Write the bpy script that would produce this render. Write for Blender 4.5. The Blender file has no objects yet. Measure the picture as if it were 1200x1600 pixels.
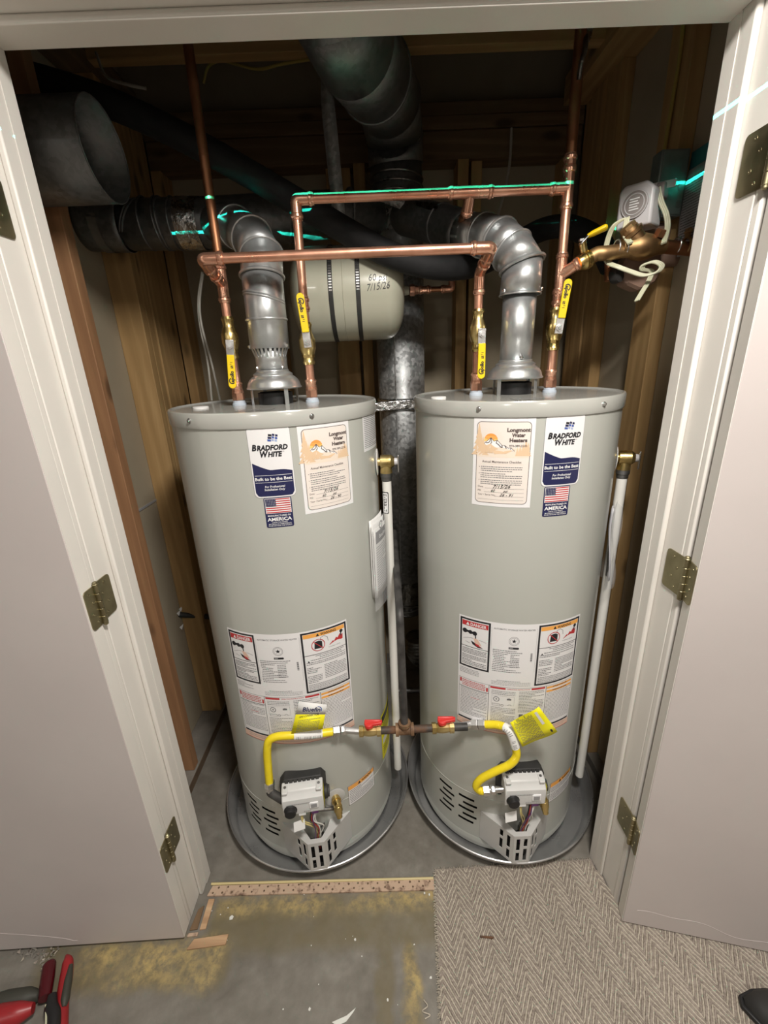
import bpy, math, random
import numpy as np
from mathutils import Vector, Matrix
random.seed(7)
SC = bpy.context.scene
COL = SC.collection
PI = math.pi
R_ = math.radians

# ------------------------------------------------------------------ camera
F_PX = 674.87; TH = 0.3302; YAW = 0.0036; ROLL = -0.0412
CAM = Vector((-0.0088, -0.9415, 1.5152))
_fw = Vector((math.sin(YAW)*math.cos(TH), math.cos(YAW)*math.cos(TH), -math.sin(TH)))
_r = Vector((math.cos(YAW), -math.sin(YAW), 0)); _u = _r.cross(_fw)
_r2 = math.cos(ROLL)*_r + math.sin(ROLL)*_u
_u2 = -math.sin(ROLL)*_r + math.cos(ROLL)*_u
cd = bpy.data.cameras.new('camera'); cam = bpy.data.objects.new('camera', cd); COL.objects.link(cam)
cd.sensor_fit = 'HORIZONTAL'; cd.sensor_width = 36.0; cd.lens = F_PX/1200*36; cd.clip_start = 0.02
M3 = Matrix((_r2, _u2, -_fw)).transposed()
cam.matrix_world = Matrix.Translation(CAM) @ M3.to_4x4()
SC.camera = cam

# ------------------------------------------------------------------ world, lamps, exposure
W = bpy.data.worlds.new('world'); SC.world = W; W.use_nodes = True
W.node_tree.nodes['Background'].inputs[0].default_value = (0.05, 0.05, 0.05, 1)
W.node_tree.nodes['Background'].inputs[1].default_value = 0.3

def area(name, loc, size, power, col, rot=(0, 0, 0)):
    l = bpy.data.lights.new(name, 'AREA'); l.shape = 'DISK'; l.size = size; l.energy = power; l.color = col
    o = bpy.data.objects.new(name, l); o.location = loc; o.rotation_euler = rot; COL.objects.link(o)
    return o
LAMP = (0.27, -0.86, 2.385)
area('ceiling_lamp_light', LAMP, 0.30, 26.5, (1.0, 0.95, 0.885))
area('far_lamp_and_fill_light', (-0.85, -2.6, 2.385), 0.30, 9.5, (1.0, 0.95, 0.885))
area('far_lamp_and_fill_light', (1.0, -2.6, 2.385), 0.30, 9.5, (1.0, 0.95, 0.885))  # fill light added to brighten the left side of the closet
# a rotary laser level standing in the room: a point source that only emits in its horizontal plane
ll = bpy.data.lights.new('laser_level_light', 'POINT'); ll.shadow_soft_size = 0.0; ll.energy = 1.0; ll.use_nodes = True
lt = ll.node_tree; lt.nodes.clear()
_o = lt.nodes.new('ShaderNodeOutputLight'); _e = lt.nodes.new('ShaderNodeEmission')
_t = lt.nodes.new('ShaderNodeTexCoord'); _s = lt.nodes.new('ShaderNodeSeparateXYZ')
_a = lt.nodes.new('ShaderNodeMath'); _a.operation = 'ABSOLUTE'
_c = lt.nodes.new('ShaderNodeMath'); _c.operation = 'LESS_THAN'; _c.inputs[1].default_value = 0.0018
_m = lt.nodes.new('ShaderNodeMath'); _m.operation = 'MULTIPLY'; _m.inputs[1].default_value = 1500.0
lt.links.new(_t.outputs['Normal'], _s.inputs[0]); lt.links.new(_s.outputs[2], _a.inputs[0])
lt.links.new(_a.outputs[0], _c.inputs[0]); lt.links.new(_c.outputs[0], _m.inputs[0])
lt.links.new(_m.outputs[0], _e.inputs['Strength']); _e.inputs['Color'].default_value = (0.03, 1.0, 0.72, 1)
lt.links.new(_e.outputs[0], _o.inputs[0])
lo = bpy.data.objects.new('laser_level_light', ll); lo.location = (-0.628, -1.25, 1.9045); COL.objects.link(lo)

vs = SC.view_settings
vs.view_transform = 'Standard'; vs.look = 'None'; vs.gamma = 1.0; vs.use_curve_mapping = False
vs.exposure = 0.72

# ------------------------------------------------------------------ pixel -> place helper
def P(px, py, Y=None, X=None, Z=None):
    d = (px-600)/F_PX*_r2 - (py-800)/F_PX*_u2 + _fw
    if Y is not None: t = (Y-CAM.y)/d.y
    elif X is not None: t = (X-CAM.x)/d.x
    else: t = (Z-CAM.z)/d.z
    return CAM + t*d

# ------------------------------------------------------------------ materials
MATS = {}
class NT:
    def __init__(s, name):
        s.m = bpy.data.materials.new(name); s.m.use_nodes = True
        s.t = s.m.node_tree; s.n = s.t.nodes; s.b = s.n['Principled BSDF']
        MATS[name] = s.m
    def new(s, ty, **k):
        n = s.n.new(ty)
        for a, v in k.items(): setattr(n, a, v)
        return n
    def link(s, a, b): s.t.links.new(a, b)
    def co(s, scale=(1, 1, 1), rnd=True):
        tc = s.new('ShaderNodeTexCoord'); mp = s.new('ShaderNodeMapping'); mp.inputs['Scale'].default_value = scale
        if rnd:
            oi = s.new('ShaderNodeObjectInfo'); v = s.new('ShaderNodeVectorMath', operation='SCALE')
            cx = s.new('ShaderNodeCombineXYZ')
            for i in range(3): s.link(oi.outputs['Random'], cx.inputs[i])
            s.link(cx.outputs[0], v.inputs[0]); v.inputs['Scale'].default_value = 13.7
            a = s.new('ShaderNodeVectorMath', operation='ADD')
            s.link(tc.outputs['Object'], a.inputs[0]); s.link(v.outputs[0], a.inputs[1]); s.link(a.outputs[0], mp.inputs[0])
        else: s.link(tc.outputs['Object'], mp.inputs[0])
        return mp.outputs[0]
    def noise(s, vec, scale, detail=4, rough=0.55, dist=0.0):
        n = s.new('ShaderNodeTexNoise'); n.inputs['Scale'].default_value = scale; n.inputs['Detail'].default_value = detail
        n.inputs['Roughness'].default_value = rough; n.inputs['Distortion'].default_value = dist
        s.link(vec, n.inputs['Vector']); return n.outputs['Fac']
    def ramp(s, fac, stops):
        r = s.new('ShaderNodeValToRGB'); e = r.color_ramp.elements
        while len(e) < len(stops): e.new(0.5)
        for el, (p, c) in zip(e, stops): el.position = p; el.color = (*c, 1) if len(c) == 3 else c
        s.link(fac, r.inputs[0]); return r.outputs[0]
    def math(s, op, a, b=None, clamp=False):
        n = s.new('ShaderNodeMath', operation=op); n.use_clamp = clamp
        for i, x in enumerate((a, b)):
            if x is None: continue
            if isinstance(x, (int, float)): n.inputs[i].default_value = x
            else: s.link(x, n.inputs[i])
        return n.outputs[0]
    def mix(s, fac, a, b):
        n = s.new('ShaderNodeMix', data_type='RGBA')
        if isinstance(fac, (int, float)): n.inputs[0].default_value = fac
        else: s.link(fac, n.inputs[0])
        for i, x in ((6, a), (7, b)):
            if isinstance(x, tuple): n.inputs[i].default_value = (*x, 1)
            else: s.link(x, n.inputs[i])
        return n.outputs[2]
    def mrange(s, v, a, b, c=0.0, d=1.0):
        n = s.new('ShaderNodeMapRange'); n.interpolation_type = 'SMOOTHSTEP'
        s.link(v, n.inputs[0])
        for i, x in enumerate((a, b, c, d)): n.inputs[i+1].default_value = x
        return n.outputs[0]
    def bump(s, h, strength=0.3, dist=0.002):
        n = s.new('ShaderNodeBump'); n.inputs['Strength'].default_value = strength; n.inputs['Distance'].default_value = dist
        s.link(h, n.inputs['Height']); s.link(n.outputs[0], s.b.inputs['Normal'])
    def base(s, c):
        if isinstance(c, tuple): s.b.inputs['Base Color'].default_value = (*c, 1)
        else: s.link(c, s.b.inputs['Base Color'])
    def set(s, rough=0.5, metal=0.0, spec=None, coat=None, ior=None, trans=None, alpha=None, coat_rough=None):
        i = s.b.inputs
        if isinstance(rough, (int, float)): i['Roughness'].default_value = rough
        else: s.link(rough, i['Roughness'])
        i['Metallic'].default_value = metal
        if spec is not None: i['Specular IOR Level'].default_value = spec
        if coat is not None: i['Coat Weight'].default_value = coat
        if coat_rough is not None: i['Coat Roughness'].default_value = coat_rough
        if ior is not None: i['IOR'].default_value = ior
        if trans is not None: i['Transmission Weight'].default_value = trans
        if alpha is not None: i['Alpha'].default_value = alpha

def flat(name, col, rough=0.5, metal=0.0, **k):
    m = NT(name); m.base(col); m.set(rough, metal, **k); return m.m
def noisy(name, c0, c1, scale=6, rough=0.5, metal=0.0, bump=0.0, bdist=0.002, bscale=None, stretch=(1, 1, 1), r2=None, lo=0.35, hi=0.65, **k):
    m = NT(name); v = m.co(stretch); f = m.noise(v, scale, 5)
    m.base(m.ramp(f, [(lo, c0), (hi, c1)]))
    if r2 is not None: m.set(m.mrange(f, 0.3, 0.7, rough, r2), metal, **k)
    else: m.set(rough, metal, **k)
    if bump: m.bump(m.noise(v, bscale or scale*4, 4), bump, bdist)
    return m.m

def wood(name, c0, c1, axis):
    m = NT(name); st = [9.0, 9.0, 9.0]; st[axis] = 0.55
    v = m.co(tuple(st)); n1 = m.noise(v, 3.0, 6, 0.6, 1.4)
    w = m.new('ShaderNodeTexWave'); w.inputs['Scale'].default_value = 1.6; w.inputs['Distortion'].default_value = 5.0
    w.inputs['Detail'].default_value = 3; w.inputs['Detail Scale'].default_value = 0.7
    w.bands_direction = 'DIAGONAL'; m.link(v, w.inputs['Vector'])
    g = m.math('ADD', m.math('MULTIPLY', n1, 0.8), m.math('MULTIPLY', w.outputs['Fac'], 0.2))
    c = m.ramp(g, [(0.25, tuple(0.86*x for x in c0)), (0.5, c0), (0.78, c1)])
    st2 = [16.0, 16.0, 16.0]; st2[axis] = 6.5
    kn = m.new('ShaderNodeTexVoronoi'); kn.inputs['Scale'].default_value = 0.62
    v2 = m.co(tuple(st2)); m.link(v2, kn.inputs['Vector'])
    k = m.mrange(kn.outputs['Distance'], 0.07, 0.2, 0.75, 0.0)
    m.base(m.mix(k, c, tuple(0.25*x for x in c0))); m.set(0.72)
    m.bump(g, 0.25, 0.001); return m.m
PINE0, PINE1 = (0.44, 0.275, 0.115), (0.55, 0.36, 0.165)
for i, a in enumerate('xyz'): wood('pine_'+a, PINE0, PINE1, i)
wood('fir_z', (0.36, 0.185, 0.09), (0.43, 0.235, 0.115), 2)
for i, a in enumerate('xy'): wood('old_pine_'+a, (0.17, 0.105, 0.055), (0.24, 0.155, 0.085), i)  # darker pine; the upper framing's shade is put into the colour
wood('scrap_wood', (0.44, 0.27, 0.15), (0.62, 0.42, 0.25), 0)
noisy('strip_wood', (0.14, 0.08, 0.055), (0.50, 0.36, 0.26), 55, 0.8, lo=0.30, hi=0.48)
flat('edging_gold', (0.58, 0.48, 0.24), 0.5)
noisy('drywall', (0.37, 0.315, 0.225), (0.42, 0.36, 0.265), 3, 0.9, bump=0.1)
noisy('closet_dark', (0.055, 0.05, 0.045), (0.075, 0.065, 0.06), 4, 0.9)  # near black; the unlit closet top is put into the colour
noisy('trim_paint', (0.73, 0.70, 0.655), (0.77, 0.74, 0.69), 5, 0.38, bump=0.06, bscale=60, bdist=0.001)
noisy('door_paint', (0.53, 0.478, 0.462), (0.56, 0.508, 0.49), 3, 0.42, bump=0.10, bscale=180, bdist=0.0006)
noisy('wall_paint', (0.40, 0.375, 0.34), (0.44, 0.41, 0.375), 3, 0.85, bump=0.1, bscale=90)
noisy('plate_dirty', (0.16, 0.145, 0.125), (0.25, 0.23, 0.20), 9, 0.9)
noisy('plate_side', (0.10, 0.065, 0.04), (0.15, 0.10, 0.06), 12, 0.9)
noisy('tank_paint', (0.435, 0.442, 0.405), (0.45, 0.457, 0.42), 2, 0.30, bump=0.03, bscale=14, bdist=0.002, coat=0.25, coat_rough=0.12)
noisy('tank_top_paint', (0.415, 0.415, 0.385), (0.43, 0.43, 0.40), 2, 0.22, coat=0.4, coat_rough=0.1)
noisy('exp_paint', (0.46, 0.455, 0.36), (0.50, 0.495, 0.40), 4, 0.28, coat=0.4, coat_rough=0.1)
noisy('copper', (0.72, 0.34, 0.22), (0.86, 0.47, 0.33), 14, 0.26, 0.86, r2=0.36, stretch=(1, 1, 1))
noisy('copper_fitting', (0.80, 0.40, 0.27), (0.92, 0.54, 0.38), 22, 0.20, 0.88, r2=0.30)
noisy('copper_dull', (0.34, 0.15, 0.075), (0.46, 0.22, 0.12), 14, 0.40, 1.0, r2=0.55)
noisy('brass', (0.62, 0.46, 0.17), (0.80, 0.63, 0.30), 18, 0.24, 1.0, r2=0.38)
noisy('brass_old', (0.32, 0.19, 0.09), (0.50, 0.33, 0.16), 9, 0.42, 1.0, r2=0.58, bump=0.15, bscale=60)
noisy('hinge_brass', (0.28, 0.245, 0.145), (0.40, 0.355, 0.22), 16, 0.34, 1.0, r2=0.5)
noisy('steel', (0.62, 0.62, 0.62), (0.78, 0.78, 0.78), 20, 0.22, 1.0, r2=0.35)
noisy('steel_dark', (0.24, 0.24, 0.245), (0.36, 0.36, 0.365), 12, 0.34, 1.0, r2=0.5)
noisy('rust_iron', (0.055, 0.048, 0.043), (0.17, 0.085, 0.045), 34, 0.58, 0.3, r2=0.85, bump=0.25)
noisy('black_iron', (0.045, 0.043, 0.042), (0.10, 0.095, 0.09), 22, 0.5, 0.4, r2=0.7)
noisy('rusty_tee', (0.11, 0.058, 0.03), (0.27, 0.16, 0.085), 34, 0.65, 0.2, bump=0.35)
noisy('pan_metal', (0.46, 0.46, 0.465), (0.58, 0.58, 0.585), 7, 0.26, 0.8, r2=0.38, bump=0.04, bscale=9, bdist=0.004)
noisy('foam', (0.006, 0.006, 0.007), (0.011, 0.011, 0.012), 30, 0.75, bump=0.2)
noisy('foil_tape', (0.62, 0.63, 0.63), (0.85, 0.85, 0.85), 25, 0.16, 1.0, r2=0.35, bump=1.0, bscale=45, bdist=0.006)
noisy('foil_dark', (0.16, 0.16, 0.16), (0.36, 0.36, 0.35), 20, 0.22, 1.0, r2=0.42, bump=1.0, bscale=40, bdist=0.007)
noisy('casting', (0.27, 0.17, 0.125), (0.33, 0.215, 0.165), 14, 0.6, 0.0, bump=0.15)
noisy('pvc', (0.76, 0.75, 0.70), (0.80, 0.79, 0.75), 6, 0.35)
noisy('hose_yellow', (0.80, 0.62, 0.015), (0.88, 0.70, 0.02), 30, 0.38)
noisy('valve_grey', (0.60, 0.60, 0.59), (0.63, 0.63, 0.62), 20, 0.42)
noisy('cover_grey', (0.50, 0.495, 0.48), (0.53, 0.525, 0.51), 8, 0.40)
noisy('box_zinc', (0.16, 0.20, 0.19), (0.24, 0.29, 0.27), 14, 0.40, 0.55)
noisy('red_plastic', (0.28, 0.014, 0.018), (0.34, 0.02, 0.024), 10, 0.38)
flat('dark_red', (0.07, 0.004, 0.008), 0.18)
flat('handle_red', (0.62, 0.035, 0.03), 0.35)
noisy('rubber_black', (0.018, 0.018, 0.018), (0.035, 0.034, 0.032), 12, 0.6)
flat('rubber_olive', (0.045, 0.045, 0.035), 0.6)
flat('black', (0.012, 0.012, 0.013), 0.45)
flat('void', (0.006, 0.006, 0.006), 0.9)
flat('yellow_grip', (0.86, 0.60, 0.008), 0.35)
flat('tag_yellow', (0.87, 0.80, 0.012), 0.45)
flat('cord_cream', (0.60, 0.60, 0.43), 0.45)
flat('cable_white', (0.46, 0.44, 0.39), 0.5)
flat('cable_yellow', (0.42, 0.34, 0.09), 0.5)
flat('timer_white', (0.56, 0.55, 0.56), 0.4)
flat('timer_grey', (0.26, 0.235, 0.225), 0.45)
flat('wire_red', (0.35, 0.03, 0.03), 0.5); flat('wire_white', (0.7, 0.7, 0.66), 0.5)
flat('wire_purple', (0.10, 0.03, 0.12), 0.5); flat('wire_yellow', (0.62, 0.52, 0.22), 0.5)
flat('paper', (0.76, 0.755, 0.74), 0.6); flat('paper_grey', (0.36, 0.36, 0.37), 0.6)
flat('paper_blue', (0.52, 0.52, 0.55), 0.4); flat('sticker', (0.78, 0.77, 0.775), 0.30)
flat('ink_navy', (0.020, 0.022, 0.078), 0.28); flat('ink_black', (0.016, 0.016, 0.02), 0.4)
flat('ink_white', (0.82, 0.82, 0.82), 0.35); flat('ink_grey', (0.15, 0.15, 0.16), 0.5)
flat('ink_midgrey', (0.30, 0.30, 0.31), 0.5)
flat('ink_red', (0.50, 0.035, 0.04), 0.4); flat('ink_orange', (0.86, 0.40, 0.09), 0.4)
flat('ink_salmon', (0.72, 0.50, 0.40), 0.45); flat('ink_sun', (0.90, 0.33, 0.08), 0.4)
flat('ink_sun_low', (0.90, 0.58, 0.18), 0.4)
flat('ink_tan', (0.72, 0.52, 0.34), 0.45); flat('ink_pale', (0.78, 0.67, 0.56), 0.45); flat('ink_cream', (0.77, 0.70, 0.645), 0.4)
flat('ink_brown', (0.10, 0.075, 0.07), 0.4); flat('ink_blue', (0.06, 0.11, 0.36), 0.35); flat('ink_lightblue', (0.35, 0.42, 0.62), 0.35)
flat('glass_plastic', (0.85, 0.86, 0.88), 0.16, 0.0, alpha=0.26, spec=0.7)
flat('nipple_blue', (0.50, 0.56, 0.64), 0.35)
flat('teal_plastic', (0.02, 0.10, 0.11), 0.4)

# galvanised sheet: zinc spangle
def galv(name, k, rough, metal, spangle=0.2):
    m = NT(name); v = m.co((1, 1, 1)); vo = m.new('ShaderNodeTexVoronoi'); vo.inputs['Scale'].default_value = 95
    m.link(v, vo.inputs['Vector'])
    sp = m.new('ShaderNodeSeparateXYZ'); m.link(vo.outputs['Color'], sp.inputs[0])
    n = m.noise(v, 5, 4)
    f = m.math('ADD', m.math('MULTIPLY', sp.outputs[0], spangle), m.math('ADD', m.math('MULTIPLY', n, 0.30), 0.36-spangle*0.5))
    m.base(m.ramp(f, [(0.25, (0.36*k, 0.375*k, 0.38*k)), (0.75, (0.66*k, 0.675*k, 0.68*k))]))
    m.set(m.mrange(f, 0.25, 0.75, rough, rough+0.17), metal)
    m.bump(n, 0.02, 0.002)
galv('galvanised', 0.95, 0.36, 0.7, 0.45); galv('galvanised_dark', 0.42, 0.40, 0.75, 0.3); galv('flue_metal', 1.15, 0.27, 0.82, 0.06)

# concrete with old carpet glue
def concrete():
    m = NT('concrete'); v = m.co((1, 1, 1), rnd=False)
    n1 = m.noise(v, 3.2, 8, 0.62); n2 = m.noise(v, 26, 6, 0.65)
    f = m.math('ADD', m.math('MULTIPLY', n1, 0.68), m.math('MULTIPLY', n2, 0.32))
    c = m.ramp(f, [(0.33, (0.125, 0.112, 0.092)), (0.5, (0.185, 0.170, 0.145)), (0.68, (0.265, 0.248, 0.218))])
    n3 = m.noise(v, 9, 6, 0.6)
    sx = m.new('ShaderNodeSeparateXYZ'); m.link(v, sx.inputs[0])
    wob = m.math('MULTIPLY', m.math('SUBTRACT', n3, 0.5), 0.085)
    X = m.math('ADD', sx.outputs[0], wob); Y = m.math('ADD', sx.outputs[1], m.math('MULTIPLY', wob, -0.7))
    def sbox(x0, x1, y0, y1, e=0.012):
        a = m.math('MULTIPLY', m.mrange(X, x0-e, x0+e), m.mrange(X, x1-e, x1+e, 1, 0))
        b = m.math('MULTIPLY', m.mrange(Y, y0-e, y0+e), m.mrange(Y, y1-e, y1+e, 1, 0))
        return m.math('MULTIPLY', a, b)
    def mx(a, b): return m.math('MAXIMUM', a, b)
    st = mx(mx(sbox(-0.56, 0.13, -0.205, -0.078, 0.025), sbox(-1.0, -0.47, -0.275, -0.165, 0.02)),
            mx(sbox(-0.085, -0.035, -0.6, -0.12, 0.012), sbox(-0.005, 0.035, -0.6, -0.12, 0.014)))
    c = m.mix(m.math('MULTIPLY', st, m.mrange(n3, 0.25, 0.7, 0.45, 0.8)), c, (0.155, 0.125, 0.06))
    bright = mx(mx(sbox(-0.555, 0.11, -0.120, -0.074, 0.022), sbox(-0.90, -0.49, -0.268, -0.172, 0.02)), sbox(-0.005, 0.035, -0.42, -0.20, 0.012))
    n4 = m.noise(v, 42, 5, 0.7); n5 = m.noise(v, 7, 4)
    bm = m.math('MULTIPLY', bright, m.math('MULTIPLY', m.mrange(n4, 0.30, 0.68), m.mrange(n5, 0.28, 0.66)))
    c = m.mix(m.math('MULTIPLY', bm, 1.0), c, (0.46, 0.345, 0.14))
    m.base(c); m.set(m.mrange(n1, 0.3, 0.7, 0.62, 0.82)); m.bump(m.math('ADD', n2, m.math('MULTIPLY', bm, 0.5)), 0.25, 0.003)
concrete()

def carpet(name, c0, c1):
    m = NT(name); v = m.co((1, 1, 1), rnd=False)
    f = m.noise(v, 170, 4, 0.7); g = m.noise(v, 5, 3)
    m.base(m.ramp(m.math('ADD', m.math('MULTIPLY', f, 0.8), m.math('MULTIPLY', g, 0.2)), [(0.36, c0), (0.64, c1)]))
    m.set(0.95, spec=0.1); m.bump(f, 0.8, 0.004)
carpet('carpet_taupe', (0.225, 0.19, 0.16), (0.40, 0.345, 0.30)); carpet('carpet_cream', (0.38, 0.34, 0.275), (0.62, 0.56, 0.465))

# ------------------------------------------------------------------ mesh builder
ORG = {}
class MB:
    def __init__(s): s.v = []; s.f = []; s.m = []
    def add(s, vs, fs, m=0):
        k = len(s.v); s.v += [tuple(x) for x in vs]
        for f in fs: s.f.append(tuple(i+k for i in f)); s.m.append(m)
        return s
    def box(s, x0, x1, y0, y1, z0, z1, m=0):
        vs = [(x, y, z) for z in (z0, z1) for y in (y0, y1) for x in (x0, x1)]
        return s.add(vs, [(0, 2, 3, 1), (4, 5, 7, 6), (0, 1, 5, 4), (2, 6, 7, 3), (0, 4, 6, 2), (1, 3, 7, 5)], m)
    def obox(s, c, ax, ay, az, hx, hy, hz, m=0):
        c = Vector(c); ax, ay, az = Vector(ax)*hx, Vector(ay)*hy, Vector(az)*hz
        vs = [c+i*ax+j*ay+k*az for k in (-1, 1) for j in (-1, 1) for i in (-1, 1)]
        return s.add(vs, [(0, 2, 3, 1), (4, 5, 7, 6), (0, 1, 5, 4), (2, 6, 7, 3), (0, 4, 6, 2), (1, 3, 7, 5)], m)
    def tube(s, path, r, n=14, m=0, cap=True, flatten=None, ends=(None, None)):
        path = [Vector(q) for q in path]; N = len(path)
        rr = r if isinstance(r, (list, tuple)) else [r]*N
        ts = []
        for i in range(N):
            a = path[max(i-1, 0)]; b = path[min(i+1, N-1)]; ts.append((b-a).normalized())
        if ends[0] is not None: ts[0] = Vector(ends[0]).normalized()
        if ends[1] is not None: ts[-1] = Vector(ends[1]).normalized()
        up = Vector((0, 0, 1)) if abs(ts[0].z) < 0.9 else Vector((0, 1, 0))
        nx = (up - ts[0]*up.dot(ts[0])).normalized()
        vs = []
        for i in range(N):
            t = ts[i]; nx = (nx - t*nx.dot(t)).normalized(); ny = t.cross(nx)
            fx, fy = flatten if flatten else (1, 1)
            for k in range(n):
                a = 2*PI*k/n; vs.append(path[i] + rr[i]*(fx*math.cos(a)*nx + fy*math.sin(a)*ny))
        fs = []
        for i in range(N-1):
            for k in range(n):
                fs.append((i*n+k, i*n+(k+1) % n, (i+1)*n+(k+1) % n, (i+1)*n+k))
        if cap: fs += [tuple(reversed(range(n))), tuple(range((N-1)*n, N*n))]
        return s.add(vs, fs, m)
    def lathe(s, c, axis, prof, n=24, m=0, cap=True):
        c = Vector(c); t = Vector(axis).normalized()
        up = Vector((0, 0, 1)) if abs(t.z) < 0.9 else Vector((0, -1, 0))
        nx = (up - t*up.dot(t)).normalized(); ny = t.cross(nx)
        vs = []
        for (h, r) in prof:
            for k in range(n):
                a = 2*PI*k/n; vs.append(c + t*h + r*(math.cos(a)*nx + math.sin(a)*ny))
        fs = []
        for i in range(len(prof)-1):
            for k in range(n): fs.append((i*n+k, i*n+(k+1) % n, (i+1)*n+(k+1) % n, (i+1)*n+k))
        if cap:
            fs.append(tuple(reversed(range(n)))); fs.append(tuple(range((len(prof)-1)*n, len(prof)*n)))
        return s.add(vs, fs, m)
    def ring(s, c, axis, R, r, n=32, k=8, m=0):
        pr = [(r*math.sin(2*PI*j/k), R + r*math.cos(2*PI*j/k)) for j in range(k+1)]
        return s.lathe(c, axis, pr, n, m, cap=False)
    def prism(s, poly, off, m=0):
        poly = [Vector(q) for q in poly]; off = Vector(off); n = len(poly)
        vs = poly + [q+off for q in poly]
        fs = [tuple(reversed(range(n))), tuple(range(n, 2*n))]
        for i in range(n): fs.append((i, (i+1) % n, n+(i+1) % n, n+i))
        return s.add(vs, fs, m)
    def grid(s, pts, m=0):
        r, c = len(pts), len(pts[0]); vs = [q for row in pts for q in row]
        return s.add(vs, [(i*c+j, i*c+j+1, (i+1)*c+j+1, (i+1)*c+j) for i in range(r-1) for j in range(c-1)], m)
    def build(s, name, mat, parent=None, bevel=0.0, seg=2, solid=0.0, sharp=32, org=None, recalc=True, merge=False):
        o0 = ORG[parent.name] if parent else Vector(org if org is not None else (0, 0, 0))
        me = bpy.data.meshes.new(name); me.from_pydata([tuple(Vector(v)-o0) for v in s.v], [], s.f)
        for x in (mat if isinstance(mat, (list, tuple)) else [mat]): me.materials.append(MATS[x])
        me.polygons.foreach_set('material_index', s.m)
        if recalc:
            import bmesh
            bm = bmesh.new(); bm.from_mesh(me)
            if merge: bmesh.ops.remove_doubles(bm, verts=bm.verts, dist=0.00005)
            bmesh.ops.recalc_face_normals(bm, faces=bm.faces); bm.to_mesh(me); bm.free()
        me.polygons.foreach_set('use_smooth', [True]*len(me.polygons)); me.set_sharp_from_angle(angle=R_(sharp)); me.update()
        o = bpy.data.objects.new(name, me); COL.objects.link(o)
        if parent: o.parent = parent
        else: o.location = o0
        ORG[o.name] = o0
        if solid:
            q = o.modifiers.new('thickness', 'SOLIDIFY'); q.thickness = solid; q.offset = 0
        if bevel:
            q = o.modifiers.new('bevel', 'BEVEL'); q.width = bevel; q.segments = seg; q.limit_method = 'ANGLE'; q.angle_limit = R_(40)
        return o

def tag(o, label, cat, group=None):
    o['label'] = label; o['category'] = cat
    if group: o['group'] = group
    return o
def thing(name, loc, label, cat, group=None):
    o = bpy.data.objects.new(name, None); COL.objects.link(o); o.location = loc; o.empty_display_size = 0.05
    ORG[o.name] = Vector(loc); return tag(o, label, cat, group)
def struct(o): o['kind'] = 'structure'; return o
def fillet(path, r, n=6):
    path = [Vector(q) for q in path]; out = [path[0]]
    for i in range(1, len(path)-1):
        a, b, c = path[i-1], path[i], path[i+1]
        d1, d2 = (a-b), (c-b); k = min(r, d1.length*0.49, d2.length*0.49)
        p, q = b+d1.normalized()*k, b+d2.normalized()*k
        for j in range(n+1):
            t = j/n; out.append((1-t)**2*p + 2*t*(1-t)*b + t*t*q)
    out.append(path[-1]); return out
def spline(pts, n=8):
    pts = [Vector(q) for q in pts]; e = [2*pts[0]-pts[1]] + pts + [2*pts[-1]-pts[-2]]; out = []
    for i in range(1, len(e)-2):
        p0, p1, p2, p3 = e[i-1:i+3]
        for j in range(n):
            t = j/n
            out.append(0.5*((2*p1)+(p2-p0)*t+(2*p0-5*p1+4*p2-p3)*t*t+(3*p1-p0-3*p2+p3)*t**3))
    out.append(pts[-1]); return out

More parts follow.
